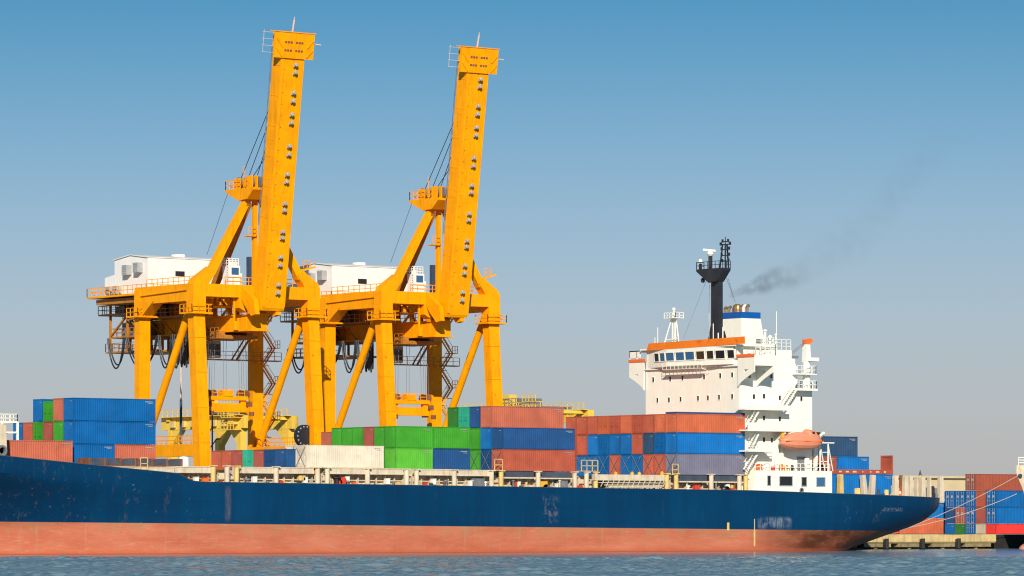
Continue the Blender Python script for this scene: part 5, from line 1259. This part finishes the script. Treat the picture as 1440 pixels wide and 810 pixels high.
    for u0, u1, va, vb, z0_, z1_, mm_ in ((-3.0, 2.6, 22.2, 25.5, 32.7, 34.5, 'steel'), (-2.2, 2.6, 15.6, 18.4, 32.7, 34.4, 'crane_dark'), (-4.9, -3.4, 17.2, 19.4, 32.6, 34.3, 'steel'), (-4.6, -3.3, 10.0, 11.2, 32.6, 34.0, 'crane_dark'), (1.9, 4.5, 18, 20.5, 32.4, 34.5, 'steel')):
        m = MB(); m.box(XC_ + u0, YW + va, z0_, XC_ + u1, YW + vb, z1_); m.build('electric_cabinet', M[mm_], root)
    for va in (7.5, 10.5, 16.5, 20.0, 23.0): m = MB(); m.beam(P(-4.9, va, 32.5), P(-1.4, va + 1.6, 30.4), 0.18, 0.18); m.build('walkway_strut', M['crane_dark'], root)
    # festoon cables
    fv = lambda px: atX(px, 490, XC_ - 5.3).y - YW
    fest = [(fv(a), fv(b), d_) for a, b, d_ in ((152.5, 174.5, 4.3), (178.5, 221, 4.6), (223.5, 241.5, 4.6), (243.5, 252.5, 4.7), (254, 257.5, 4.6), (258.5, 260.5, 4.4), (261.5, 263.5, 4.7))]
    for va, vb, dp in fest:
        m = MB()
        for du in (-0.12, 0.16):
            pts = []
            for k in range(17):
                t = k / 16; s_ = 1 - (2 * t - 1) ** 2
                pts.append(P(-5.3 + du + 0.1 * math.sin(t * 3), va + (vb - va) * t, 30.0 - (dp - 0.5 * (du > 0)) * s_ ** 0.75))
            m.path(pts, 0.11, 6)
        m.build('festoon_cable', M['cable'], root)
    # stairs up the landside leg
    m = MB(); zz = 6.0; k = 0
    while zz < 31.5:
        u0, u1 = (U + 1.1, U + 3.0) if k % 2 == 0 else (U + 3.0, U + 1.1)
        for dv in (-0.35, 0.35): m.beam(P(u0, VL + dv, zz), P(u1, VL + dv, zz + 2.5), 0.08, 0.2); m.beam(P(u0, VL + dv, zz + 1.0), P(u1, VL + dv, zz + 3.5), 0.05, 0.05)
        for i in range(9): t = i / 8; m.box(XC_ + u0 + (u1 - u0) * t - 0.1, YW + VL - 0.35, zz + 2.5 * t, XC_ + u0 + (u1 - u0) * t + 0.1, YW + VL + 0.35, zz + 2.5 * t + 0.04)
        zz += 2.5; k += 1
        uu = u1; m.box(XC_ + uu - 0.7, YW + VL - 0.6, zz, XC_ + uu + 0.7, YW + VL + 0.6, zz + 0.08); m.rail([P(uu + (0.7 if uu > U + 2 else -0.7), VL - 0.6, zz), P(uu + (0.7 if uu > U + 2 else -0.7), VL + 0.6, zz)], 1.1, 0.6, 0.04)
    for z in (10, 16, 22, 28): m.beam(P(U + 0.5, VL, z), P(U + 3.2, VL, z), 0.1, 0.1)
    m.build('stairway', yel, root)
    # cable reel on the waterside leg
    m = MB(); c_ = P(U - 1.55, -0.6, 15.9); m.lathe(c_, [(0.2, -0.3), (1.55, -0.3), (1.55, -0.2), (0.9, -0.1), (0.9, 0.1), (1.55, 0.2), (1.55, 0.3), (0.2, 0.3)], axis='Y', n=24)
    rl = m.build('cable_reel', M['cable'], root)
    m = MB()
    for k in range(14): a_ = k * math.pi / 7; m.box(c_.x + 1.3 * math.cos(a_) - 0.1, c_.y - 0.34, c_.z + 1.3 * math.sin(a_) - 0.1, c_.x + 1.3 * math.cos(a_) + 0.1, c_.y - 0.303, c_.z + 1.3 * math.sin(a_) + 0.1)
    m.build('reel_spokes', M['grey'], rl)
    return root
cr1 = make_crane()
cr2 = copy_tree(cr1)
cr2.location.x += 31.0
tag(cr2, 'yellow quay crane with raised boom, right of the two, nearer the bridge', 'crane')

# ================================================================== BACKGROUND ON THE QUAY
def make_rtg():
    # pale yellow yard gantry: two transverse beams on four legs
    p = at(340, 600, 106); x0 = p.x; yA, yB = 106.0, 126.0
    root = thing('yard_gantry_crane', 'pale yellow yard gantry crane seen under the left quay crane', 'yard crane', (x0, 116, QZ), 'yard gantry cranes')
    ye = M['rtg']; zt, zb = 20.8, 18.8
    for x in (x0, x0 + 9):
        m = MB(); m.box(x - 0.6, yA - 1.5, zb, x + 0.6, yB + 2.5, zt)
        for v in range(11): m.box(x - 0.68, yA + v * 2, zb + 0.1, x - 0.6, yA + v * 2 + 0.12, zt - 0.1)
        m.box(x - 1.5, yA - 1.5, zt, x - 0.6, yB + 2.5, zt + 0.1); m.rail([(x - 1.45, yB + 2.4, zt + 0.1), (x - 1.45, yA - 1.4, zt + 0.1)], 1.1, 1.5, 0.06); m.build('main_beam', ye, root)
        for y in (yA, yB):
            m = MB(); m.beam((x, y, QZ + 1.4), (x, y, zb), 1.2, 1.1, side=(1, 0, 0)); m.prism([(x - 0.55, y, zb), (x - 0.55, y + (3 if y == yA else -3), zb), (x - 0.55, y, zb - 3)], (1.1, 0, 0)); m.build('leg', ye, root)
    for y in (yA, yB):
        m = MB(); m.box(x0 - 2, y - 0.5, QZ + 0.8, x0 + 11, y + 0.5, QZ + 1.8)
        ec = m.build('end_carriage', ye, root)
        for x in (x0 - 1.2, x0 + 1.2, x0 + 7.8, x0 + 10.2):
            m = MB(); m.lathe((x, y, QZ + 0.65), [(0.1, -0.3), (0.65, -0.3), (0.65, 0.3), (0.1, 0.3)], axis='Y', n=12); m.build('wheel', M['rubber'], ec)
        m = MB(); m.box(x0 - 1, y - 0.5, zt - 0.6, x0 + 10, y + 0.5, zt - 0.1); m.build('end_tie', ye, root)
    for k in range(6):
        m = MB(); y = yA + 3 + k * 3; m.box(x0 - 1.1, y, zb + 0.4, x0 - 0.62, y + 1.3, zb + 1.4)
        m.build('cable_box', M['ochre'], root)
    m = MB(); m.box(x0 - 1, yA + 5, zt + 0.3, x0 + 10, yA + 11, zt + 0.7); m.box(x0 + 1.0, yA + 6, zt + 0.7, x0 + 4.5, yA + 10, zt + 2.0); m.rail([(x0 - 1, yA + 11, zt + 0.7), (x0 - 1, yA + 5, zt + 0.7)], 1.2, 1.0, 0.06); tr = m.build('trolley', M['steel'], root)
    m = MB(); m.box(x0 - 0.8, yA + 8.0, zt + 0.8, x0 + 0.8, yA + 9.8, zt + 2.6); m.build('winch_box', ye, tr)
    m = MB()
    for z in (zb - 0.3, zb + 1.6, zb + 3.2):
        m.box(x0 - 2.2, yA - 1.0, z, x0 - 0.7, yA + 2.6, z + 0.1); m.rail([(x0 - 2.2, yA + 2.6, z + 0.1), (x0 - 2.2, yA - 1.0, z + 0.1)], 1.1, 0.9, 0.06)
    m.box(x0 - 1.6, yA + 0.1, zb + 0.6, x0 - 0.7, yA + 1.6, zb + 2.2); m.build('service_platform', ye, root)
    return root
rtg = make_rtg()
rtg2 = copy_tree(rtg)
pz = at(408, 590, 106); p2 = at(824, 590, 106)
rtg2.location.x += p2.x - pz.x
rtg2.location.z += 1.9
tag(rtg2, 'pale yellow yard gantry crane behind the mid-ship containers', 'yard crane')
# the second one stands on a raised beam
m = MB(); m.box(rtg2.location.x - 3, 105.3, QZ, rtg2.location.x + 12, 106.7, QZ + 1.91); m.box(rtg2.location.x - 3, 125.3, QZ, rtg2.location.x + 12, 126.7, QZ + 1.91)
m.build('runway_plinth', M['concrete'], rtg2, off=Vector(rtg2.location))

# lighting mast and street lamp behind the ship
p = at(254.5, 560, 52); t = thing('lighting_mast', 'slim mast, dark blue below and pale above, left of crane leg', 'mast', (p.x, 52, QZ))
m = MB(); zm = at(254.5, 562, 52).z; m.tube((p.x, 52, QZ), (p.x, 52, zm), 0.19, n=10); m.build('lower_tube', M['lampblue'], t)
m = MB(); m.tube((p.x, 52, zm), (p.x, 52, at(254, 478, 52).z), 0.12, n=8); m.build('upper_tube', M['pink'], t)
p = at(298.5, 600, 62); t = thing('street_lamp', 'black quay lamp with bent head between the crane legs', 'street lamp', (p.x, 62, QZ)); zl_ = at(298, 581, 62).z
m = MB(); m.tube((p.x, 62, QZ), (p.x, 62, zl_), 0.11, n=8); m.tube((p.x, 62, zl_), (p.x + 0.3, 61.4, zl_ + 0.35), 0.09, n=8); m.build('post', M['black'], t)
m = MB(); m.beam((p.x + 0.3, 61.4, zl_ + 0.35), (p.x + 0.75, 60.6, zl_ + 0.45), 0.3, 0.14); m.build('lamp_head', M['black'], t)
p = at(297, 640, 64); t = thing('street_lamp', 'short black quay lamp bracket right beside the crane leg', 'street lamp', (p.x - 0.2, 64, QZ)); zl_ = at(296, 618, 64).z
m = MB(); m.tube((p.x - 0.2, 64, QZ), (p.x - 0.2, 64, zl_ - 1.2), 0.11, n=8); m.tube((p.x - 0.2, 64, zl_ - 1.2), (p.x + 0.5, 63.4, zl_), 0.09, n=8); m.build('post', M['black'], t)
m = MB(); m.beam((p.x + 0.5, 63.4, zl_), (p.x + 1.0, 63.0, zl_ + 0.1), 0.3, 0.14); m.build('lamp_head', M['black'], t)

# warehouse beyond the stern
def warehouse():
    Yw = 150.0; a = at(1236, 670, Yw); b_ = at(1362, 670, Yw); z1 = at(1290, 669, Yw).z; zb = QZ
    t = thing('warehouse', 'low cream warehouse with open bays beyond the ship stern', 'warehouse', (a.x, Yw, QZ))
    m = MB(); m.box(a.x, Yw + 6, zb, b_.x, Yw + 30, z1 - 0.6); m.box(a.x, Yw, z1 - 4.2, b_.x, Yw + 6, z1 - 0.4)
    n = 13
    for i in range(n + 1): x = a.x + (b_.x - a.x) * i / n; m.box(x - 0.45, Yw - 0.3, zb, x + 0.45, Yw + 6, z1 - 4.2)
    m.build('wall', M['warehouse'], t)
    m = MB(); m.box(a.x - 0.6, Yw - 0.7, z1 - 0.4, b_.x + 0.6, Yw + 31, z1); m.build('roof', M['warehouse'], t)
    for i in range(n):
        x = a.x + (b_.x - a.x) * (i + 0.5) / n; w = (b_.x - a.x) / n * 0.40
        m = MB(); m.box(x - w, Yw + 5.9, zb, x + w, Yw + 5.99, z1 - 5.0); m.build('door', M['lampblue'] if i % 3 else M['grey'], t)
warehouse()
p = at(1294, 680, 135); t = thing('chimney_post', 'thin dark spiked post standing before the cream warehouse', 'post', (p.x, 135, QZ))
m = MB(); z1 = at(1294, 661, 135).z; m.tube((p.x, 135, QZ), (p.x, 135, z1 - 1), 0.45, 0.3, n=10); m.build('shaft', M['ochre'], t)
m = MB(); m.tube((p.x, 135, z1 - 1), (p.x, 135, z1), 0.3, 0.05, n=8); m.build('tip', M['lampblue'], t)
# slanted grey roof shed right of the warehouse
a = at(1330, 695, 120); t = thing('quay_shed', 'small shed with sloping grey roof beside the blue yard containers', 'shed', (a.x, 120, QZ))
m = MB(); b_ = at(1352, 690, 120); m.box(a.x, 120, QZ, b_.x, 128, 8.0); m.build('wall', M['warehouse'], t)
m = MB(); m.prism([(a.x - 0.8, 119.5, 8.0), (b_.x + 0.6, 119.5, 9.4), (b_.x + 0.6, 119.5, 9.7), (a.x - 0.8, 119.5, 8.3)], (0, 9, 0)); m.build('roof', M['grey'], t)

# yard stack on the right
gY = 'containers stacked on the quay beyond the stern'
Yy = 62.0
x0 = at(1401, 700, Yy).x
D_ = 2.9
def ztop_at(px, py, Y): return at(px, py, Y).z
zts = [ztop_at(1401, 689.5, Yy), ztop_at(1401, 713, Yy), ztop_at(1401, 736.5, Yy)]
Hy = (zts[0] - zts[1]) - 0.02
cols2 = ['blue', 'red', 'blue', 'blue', 'blue']; cols1 = ['blue', 'maroon', 'blue', 'red', 'dark blue']; cols0 = ['bright red', 'cream', 'blue', 'dark green', 'blue']
ends = ['door', 'blank', 'door', 'door', 'door']
nm2 = ['nearest the water', 'second from the water', 'third from the water', 'fourth from the water', 'fifth from the water']
for i in range(5):
    y = Yy + PITCH * i
    container(x0, y, zts[1], L40, Hy, cols2[i], '%s quay container, third tier, %s, beyond the stern' % (cols2[i], nm2[i]), gY, ends[i])
    container(x0, y, zts[2], L40, Hy, cols1[i], '%s quay container, second tier, %s, beyond the stern' % (cols1[i], nm2[i]), gY, ['door', 'blank', 'door', 'door', 'blank'][i])
    container(x0, y, QZ + 0.01, L40, zts[2] - QZ - 0.03, cols0[i], '%s half-height quay container, lowest, %s' % (cols0[i], nm2[i]), gY, 'blank' if i != 2 else 'door')
y = Yy + PITCH * 2
container(x0, y, zts[0] + 0.02, L40, Hy, 'brown red', 'brown red container topmost on the quay stack, third from the water', gY, 'door')
container(x0 + 12.8, y, zts[0] + 0.02, L40, Hy, 'brown red', 'brown red container beside the topmost one, at the frame edge', gY, 'blank')
for i in range(2):
    container(x0 + 12.8, Yy + PITCH * i, zts[1], L40, Hy, 'blue', 'blue quay container third tier, rightmost bay, %s' % nm2[i], gY)
    container(x0 + 12.8, Yy + PITCH * i, zts[2], L40, Hy, 'blue', 'blue quay container second tier, rightmost bay, %s' % nm2[i], gY)
    container(x0 + 12.8, Yy + PITCH * i, QZ + 0.01, L40, zts[2] - QZ - 0.03, 'bright red', 'bright red half-height container, rightmost bay, %s' % nm2[i], gY)
for i in range(2, 3):
    container(x0 + 12.8, Yy + PITCH * i, zts[1], L40, Hy, 'navy', 'navy quay container third tier under the brown red one, rightmost bay', gY)
    container(x0 + 12.8, Yy + PITCH * i, zts[2], L40, Hy, 'navy', 'navy quay container second tier in the rightmost bay', gY)
    container(x0 + 12.8, Yy + PITCH * i, QZ + 0.01, L40, zts[2] - QZ - 0.03, 'navy', 'navy half-height quay container in the rightmost bay', gY)
# lower yard row seen under the counter
xa = at(1337, 730, 75).x
container(xa - L40, 76, QZ + 2.62, L40, STD, 'bright blue', 'bright blue quay container under the ship stern, on an orange one', gY)
container(xa - L40, 76, QZ + 0.01, L40, STD, 'orange red', 'orange red quay container low under the ship stern overhang', gY)
container(xa - 2 * L40 - 0.5, 76, QZ + 0.01, L40, STD, 'salmon red', 'salmon red quay container half hidden by the ship stern', gY)
container(xa - L40 + 1, 80, QZ + 5.23, L40, STD, 'navy', 'navy quay container behind the stern tip', gY)
container(xa - L40 + 1, 80, QZ + 2.62, L40, STD, 'blue', 'blue quay container below the navy one behind the stern tip', gY)
container(xa - L40 + 1, 80, QZ + 0.01, L40, STD, 'maroon', 'maroon quay container lowest behind the stern tip', gY)

# bollards and ropes; bow of the next ship
def bollard(px, lab):
    p = at(px, 748, 30.2); t = thing('bollard', lab, 'bollard', (p.x, 30.2, QZ + 0.06), 'mooring bollards')
    m = MB(); m.lathe((p.x, 30.2, QZ + 0.06), [(0.3, 0), (0.26, 0.12), (0.22, 0.4), (0.4, 0.5), (0.4, 0.62), (0.2, 0.7)], n=12); m.build('post', M['red'], t)
    m = MB(); m.box(p.x - 0.5, 29.8, QZ + 0.06, p.x + 0.5, 30.6, QZ + 0.1); m.build('base_plate', M['steel'], t)
    return Vector((p.x, 30.2, QZ + 0.5))
b1 = bollard(1240, 'red mooring bollard on the quay, leftmost under the stern'); b2 = bollard(1262, 'red mooring bollard on the quay where the thin ropes end')
def rope(p, q_, sag, lab):
    m = MB(); pts = []
    for k in range(21):
        t = k / 20; v = p.lerp(q_, t); v.z -= sag * 4 * t * (1 - t); pts.append(v)
    m.path(pts, 0.05, 6); tag(m.build('mooring_rope', M['rope']), lab, 'rope', 'mooring ropes of the next ship')
YB = 16.0
rope(b2, at(1431, 669, YB), 0.5, 'upper pale mooring rope slanting up to the cream bow')
rope(b1, at(1446, 687, YB + 2), 1.0, 'lower pale mooring rope slanting up across the blue containers')
def next_ship():
    # bow only just enters the picture; hull runs on out of frame
    st = at(1429, 657, YB); x0 = st.x; z1 = st.z
    root = thing('moored_ship', 'cream bow of another moored ship at the right edge', 'ship', (x0, YB, 0))
    rings = []
    for k, X in enumerate((0.0, 1.0, 2.5, 5, 9, 15, 25, 45, 80)):
        w = 0.15 + 10 * (1 - math.exp(-X / 14)); w0 = 0.1 + 10 * (1 - math.exp(-max(0, X - 6) / 14)) if X > 6 else 0.1
        zt = z1 + 0.3 - 0.02 * X; ring = []
        zl = max(-2.0, z1 - 0.8 - X * 1.9)
        levels = [zt, zt + (zl - zt) * 0.25, zt + (zl - zt) * 0.5, zt + (zl - zt) * 0.75, zl]
        prof = [1.0, 0.93, 0.6, 0.33, 0.06 if X < 7 else 0.3]
        ring = [Vector((x0 + X, YB - w * f_, z)) for z, f_ in zip(levels, prof)] + [Vector((x0 + X, YB + w * f_, z)) for z, f_ in list(zip(levels, prof))[::-1]]
        rings.append(ring)
    m = MB(); m.loft(rings); m.build('hull', M['cream'], root, smooth=False)
    m = MB(); c_ = at(1439, 768, YB)
    m.loft([[Vector((c_.x + X, YB + r_ * math.cos(a_ * math.pi / 6), 0.0 + r_ * 0.75 * math.sin(a_ * math.pi / 6))) for a_ in range(12)] for X, r_ in ((-0.6, 0.1), (-0.4, 0.6), (0.4, 1.15), (2, 1.5), (6, 1.7), (12, 1.8))]); m.build('bulbous_bow', M['bulb'], root, smooth=True)
    m = MB(); m.rail([(x0 + 9, YB - 4.7, z1 + 0.1), (x0 + 2.5, YB - 1.7, z1 + 0.2), (x0 + 0.3, YB - 0.2, z1 + 0.3)], 1.2, 1.0, 0.06, bars=3); m.beam((x0 + 2.6, YB, z1), (x0 + 2.6, YB, z1 + 2.4), 0.1, 0.1); m.beam((x0 + 3.8, YB, z1), (x0 + 3.8, YB, z1 + 2.0), 0.12, 0.12); m.build('bow_railing', M['white'], root)
    m = MB(); p = at(1431, 669, YB); m.lathe((p.x + 0.2, YB - 0.3, p.z), [(0.3, 0.1), (0.3, -0.2), (0.15, -0.2)], axis='Y', n=10); m.build('hawse', M['lampblue'], root)
next_ship()

# ================================================================== SMOKE
def smoke():
    a = atX(1030, 414, 51.5); b_ = atX(1372, 165, 51.5); ax = b_ - a; Ls = ax.length
    m = MB(); n = 12
    prof = [(-0.6, 1.4), (4, 4.2), (9, 6.8), (Ls * 0.5, 8.4), (Ls, 6.4)]
    rings = [[Vector((x, r_ * math.cos(2 * math.pi * i / n), r_ * math.sin(2 * math.pi * i / n))) for i in range(n)] for x, r_ in prof]
    m.loft(rings)
    mt = bpy.data.materials.new('exhaust_smoke'); mt.use_nodes = True; t = mt.node_tree; N = t.nodes; L = t.links
    N.remove(N['Principled BSDF'])
    vol = N.new('ShaderNodeVolumePrincipled'); vol.inputs['Color'].default_value = (0.16, 0.17, 0.2, 1); vol.inputs['Anisotropy'].default_value = 0.1
    L.new(vol.outputs['Volume'], N['Material Output'].inputs['Volume'])
    tc = N.new('ShaderNodeTexCoord')
    nz = N.new('ShaderNodeTexNoise'); nz.inputs['Scale'].default_value = 0.13; nz.inputs['Detail'].default_value = 1; L.new(tc.outputs['Object'], nz.inputs['Vector'])
    wp = N.new('ShaderNodeVectorMath'); wp.operation = 'MULTIPLY_ADD'; L.new(nz.outputs['Color'], wp.inputs[0]); wp.inputs[1].default_value = (0, 4.4, 4.4); 
    sb = N.new('ShaderNodeVectorMath'); sb.operation = 'SUBTRACT'; L.new(tc.outputs['Object'], sb.inputs[0]); sb.inputs[1].default_value = (0, 2.2, 2.2); L.new(sb.outputs[0], wp.inputs[2])
    sp = N.new('ShaderNodeSeparateXYZ'); L.new(wp.outputs[0], sp.inputs[0]); sx_ = N.new('ShaderNodeSeparateXYZ'); L.new(tc.outputs['Object'], sx_.inputs[0])
    def mth(op, a1, b1=None):
        n_ = N.new('ShaderNodeMath'); n_.operation = op
        for i, x in enumerate((a1, b1)):
            if x is None: continue
            if isinstance(x, (int, float)): n_.inputs[i].default_value = x
            else: L.new(x, n_.inputs[i])
        return n_.outputs[0]
    xx_ = sx_.outputs['X']
    # the plume leaves the stack low and only then climbs
    sag = mth('MULTIPLY', mth('SINE', mth('MINIMUM', mth('MULTIPLY', mth('MAXIMUM', xx_, 0.0), math.pi / (Ls * 0.86)), math.pi)), -3.9)
    wob = N.new('ShaderNodeMapRange'); wob.inputs['From Max'].default_value = 9; L.new(xx_, wob.inputs['Value'])
    yy_ = mth('ADD', sx_.outputs['Y'], mth('MULTIPLY', mth('SUBTRACT', sp.outputs['Y'], sx_.outputs['Y']), wob.outputs['Result']))
    zz_ = mth('SUBTRACT', mth('ADD', sx_.outputs['Z'], mth('MULTIPLY', mth('SUBTRACT', sp.outputs['Z'], sx_.outputs['Z']), wob.outputs['Result'])), sag)
    rr = mth('SQRT', mth('ADD', mth('MULTIPLY', yy_, yy_), mth('MULTIPLY', zz_, zz_)))
    rad = mth('MINIMUM', mth('ADD', 0.6, mth('MULTIPLY', sp.outputs['X'], 0.15)), 3.6)
    core = mth('MAXIMUM', mth('SUBTRACT', 1.0, mth('DIVIDE', rr, rad)), 0.0)
    n2 = N.new('ShaderNodeTexNoise'); n2.inputs['Scale'].default_value = 0.55; n2.inputs['Detail'].default_value = 6; n2.inputs['Roughness'].default_value = 0.62; L.new(tc.outputs['Object'], n2.inputs['Vector'])
    mr = N.new('ShaderNodeMapRange'); mr.inputs['From Min'].default_value = 0.40; mr.inputs['From Max'].default_value = 0.66; L.new(n2.outputs['Fac'], mr.inputs['Value'])
    fd = N.new('ShaderNodeMapRange'); fd.inputs['From Min'].default_value = 0; fd.inputs['From Max'].default_value = 16; fd.inputs['To Min'].default_value = 0.72; fd.inputs['To Max'].default_value = 0.034; L.new(sp.outputs['X'], fd.inputs['Value'])
    fe = N.new('ShaderNodeMapRange'); fe.inputs['From Min'].default_value = Ls - 1; fe.inputs['From Max'].default_value = Ls - 14; L.new(sp.outputs['X'], fe.inputs['Value'])
    L.new(mth('MULTIPLY', mth('MULTIPLY', mth('MULTIPLY', core, mr.outputs['Result']), fd.outputs['Result']), fe.outputs['Result']), vol.inputs['Density'])
    o = m.build('smoke', mt)
    o.location = a; o.rotation_euler = ax.to_track_quat('X', 'Z').to_euler()
    tag(o, 'thin grey exhaust smoke drifting from the white funnel', 'smoke', kind='stuff')
smoke()
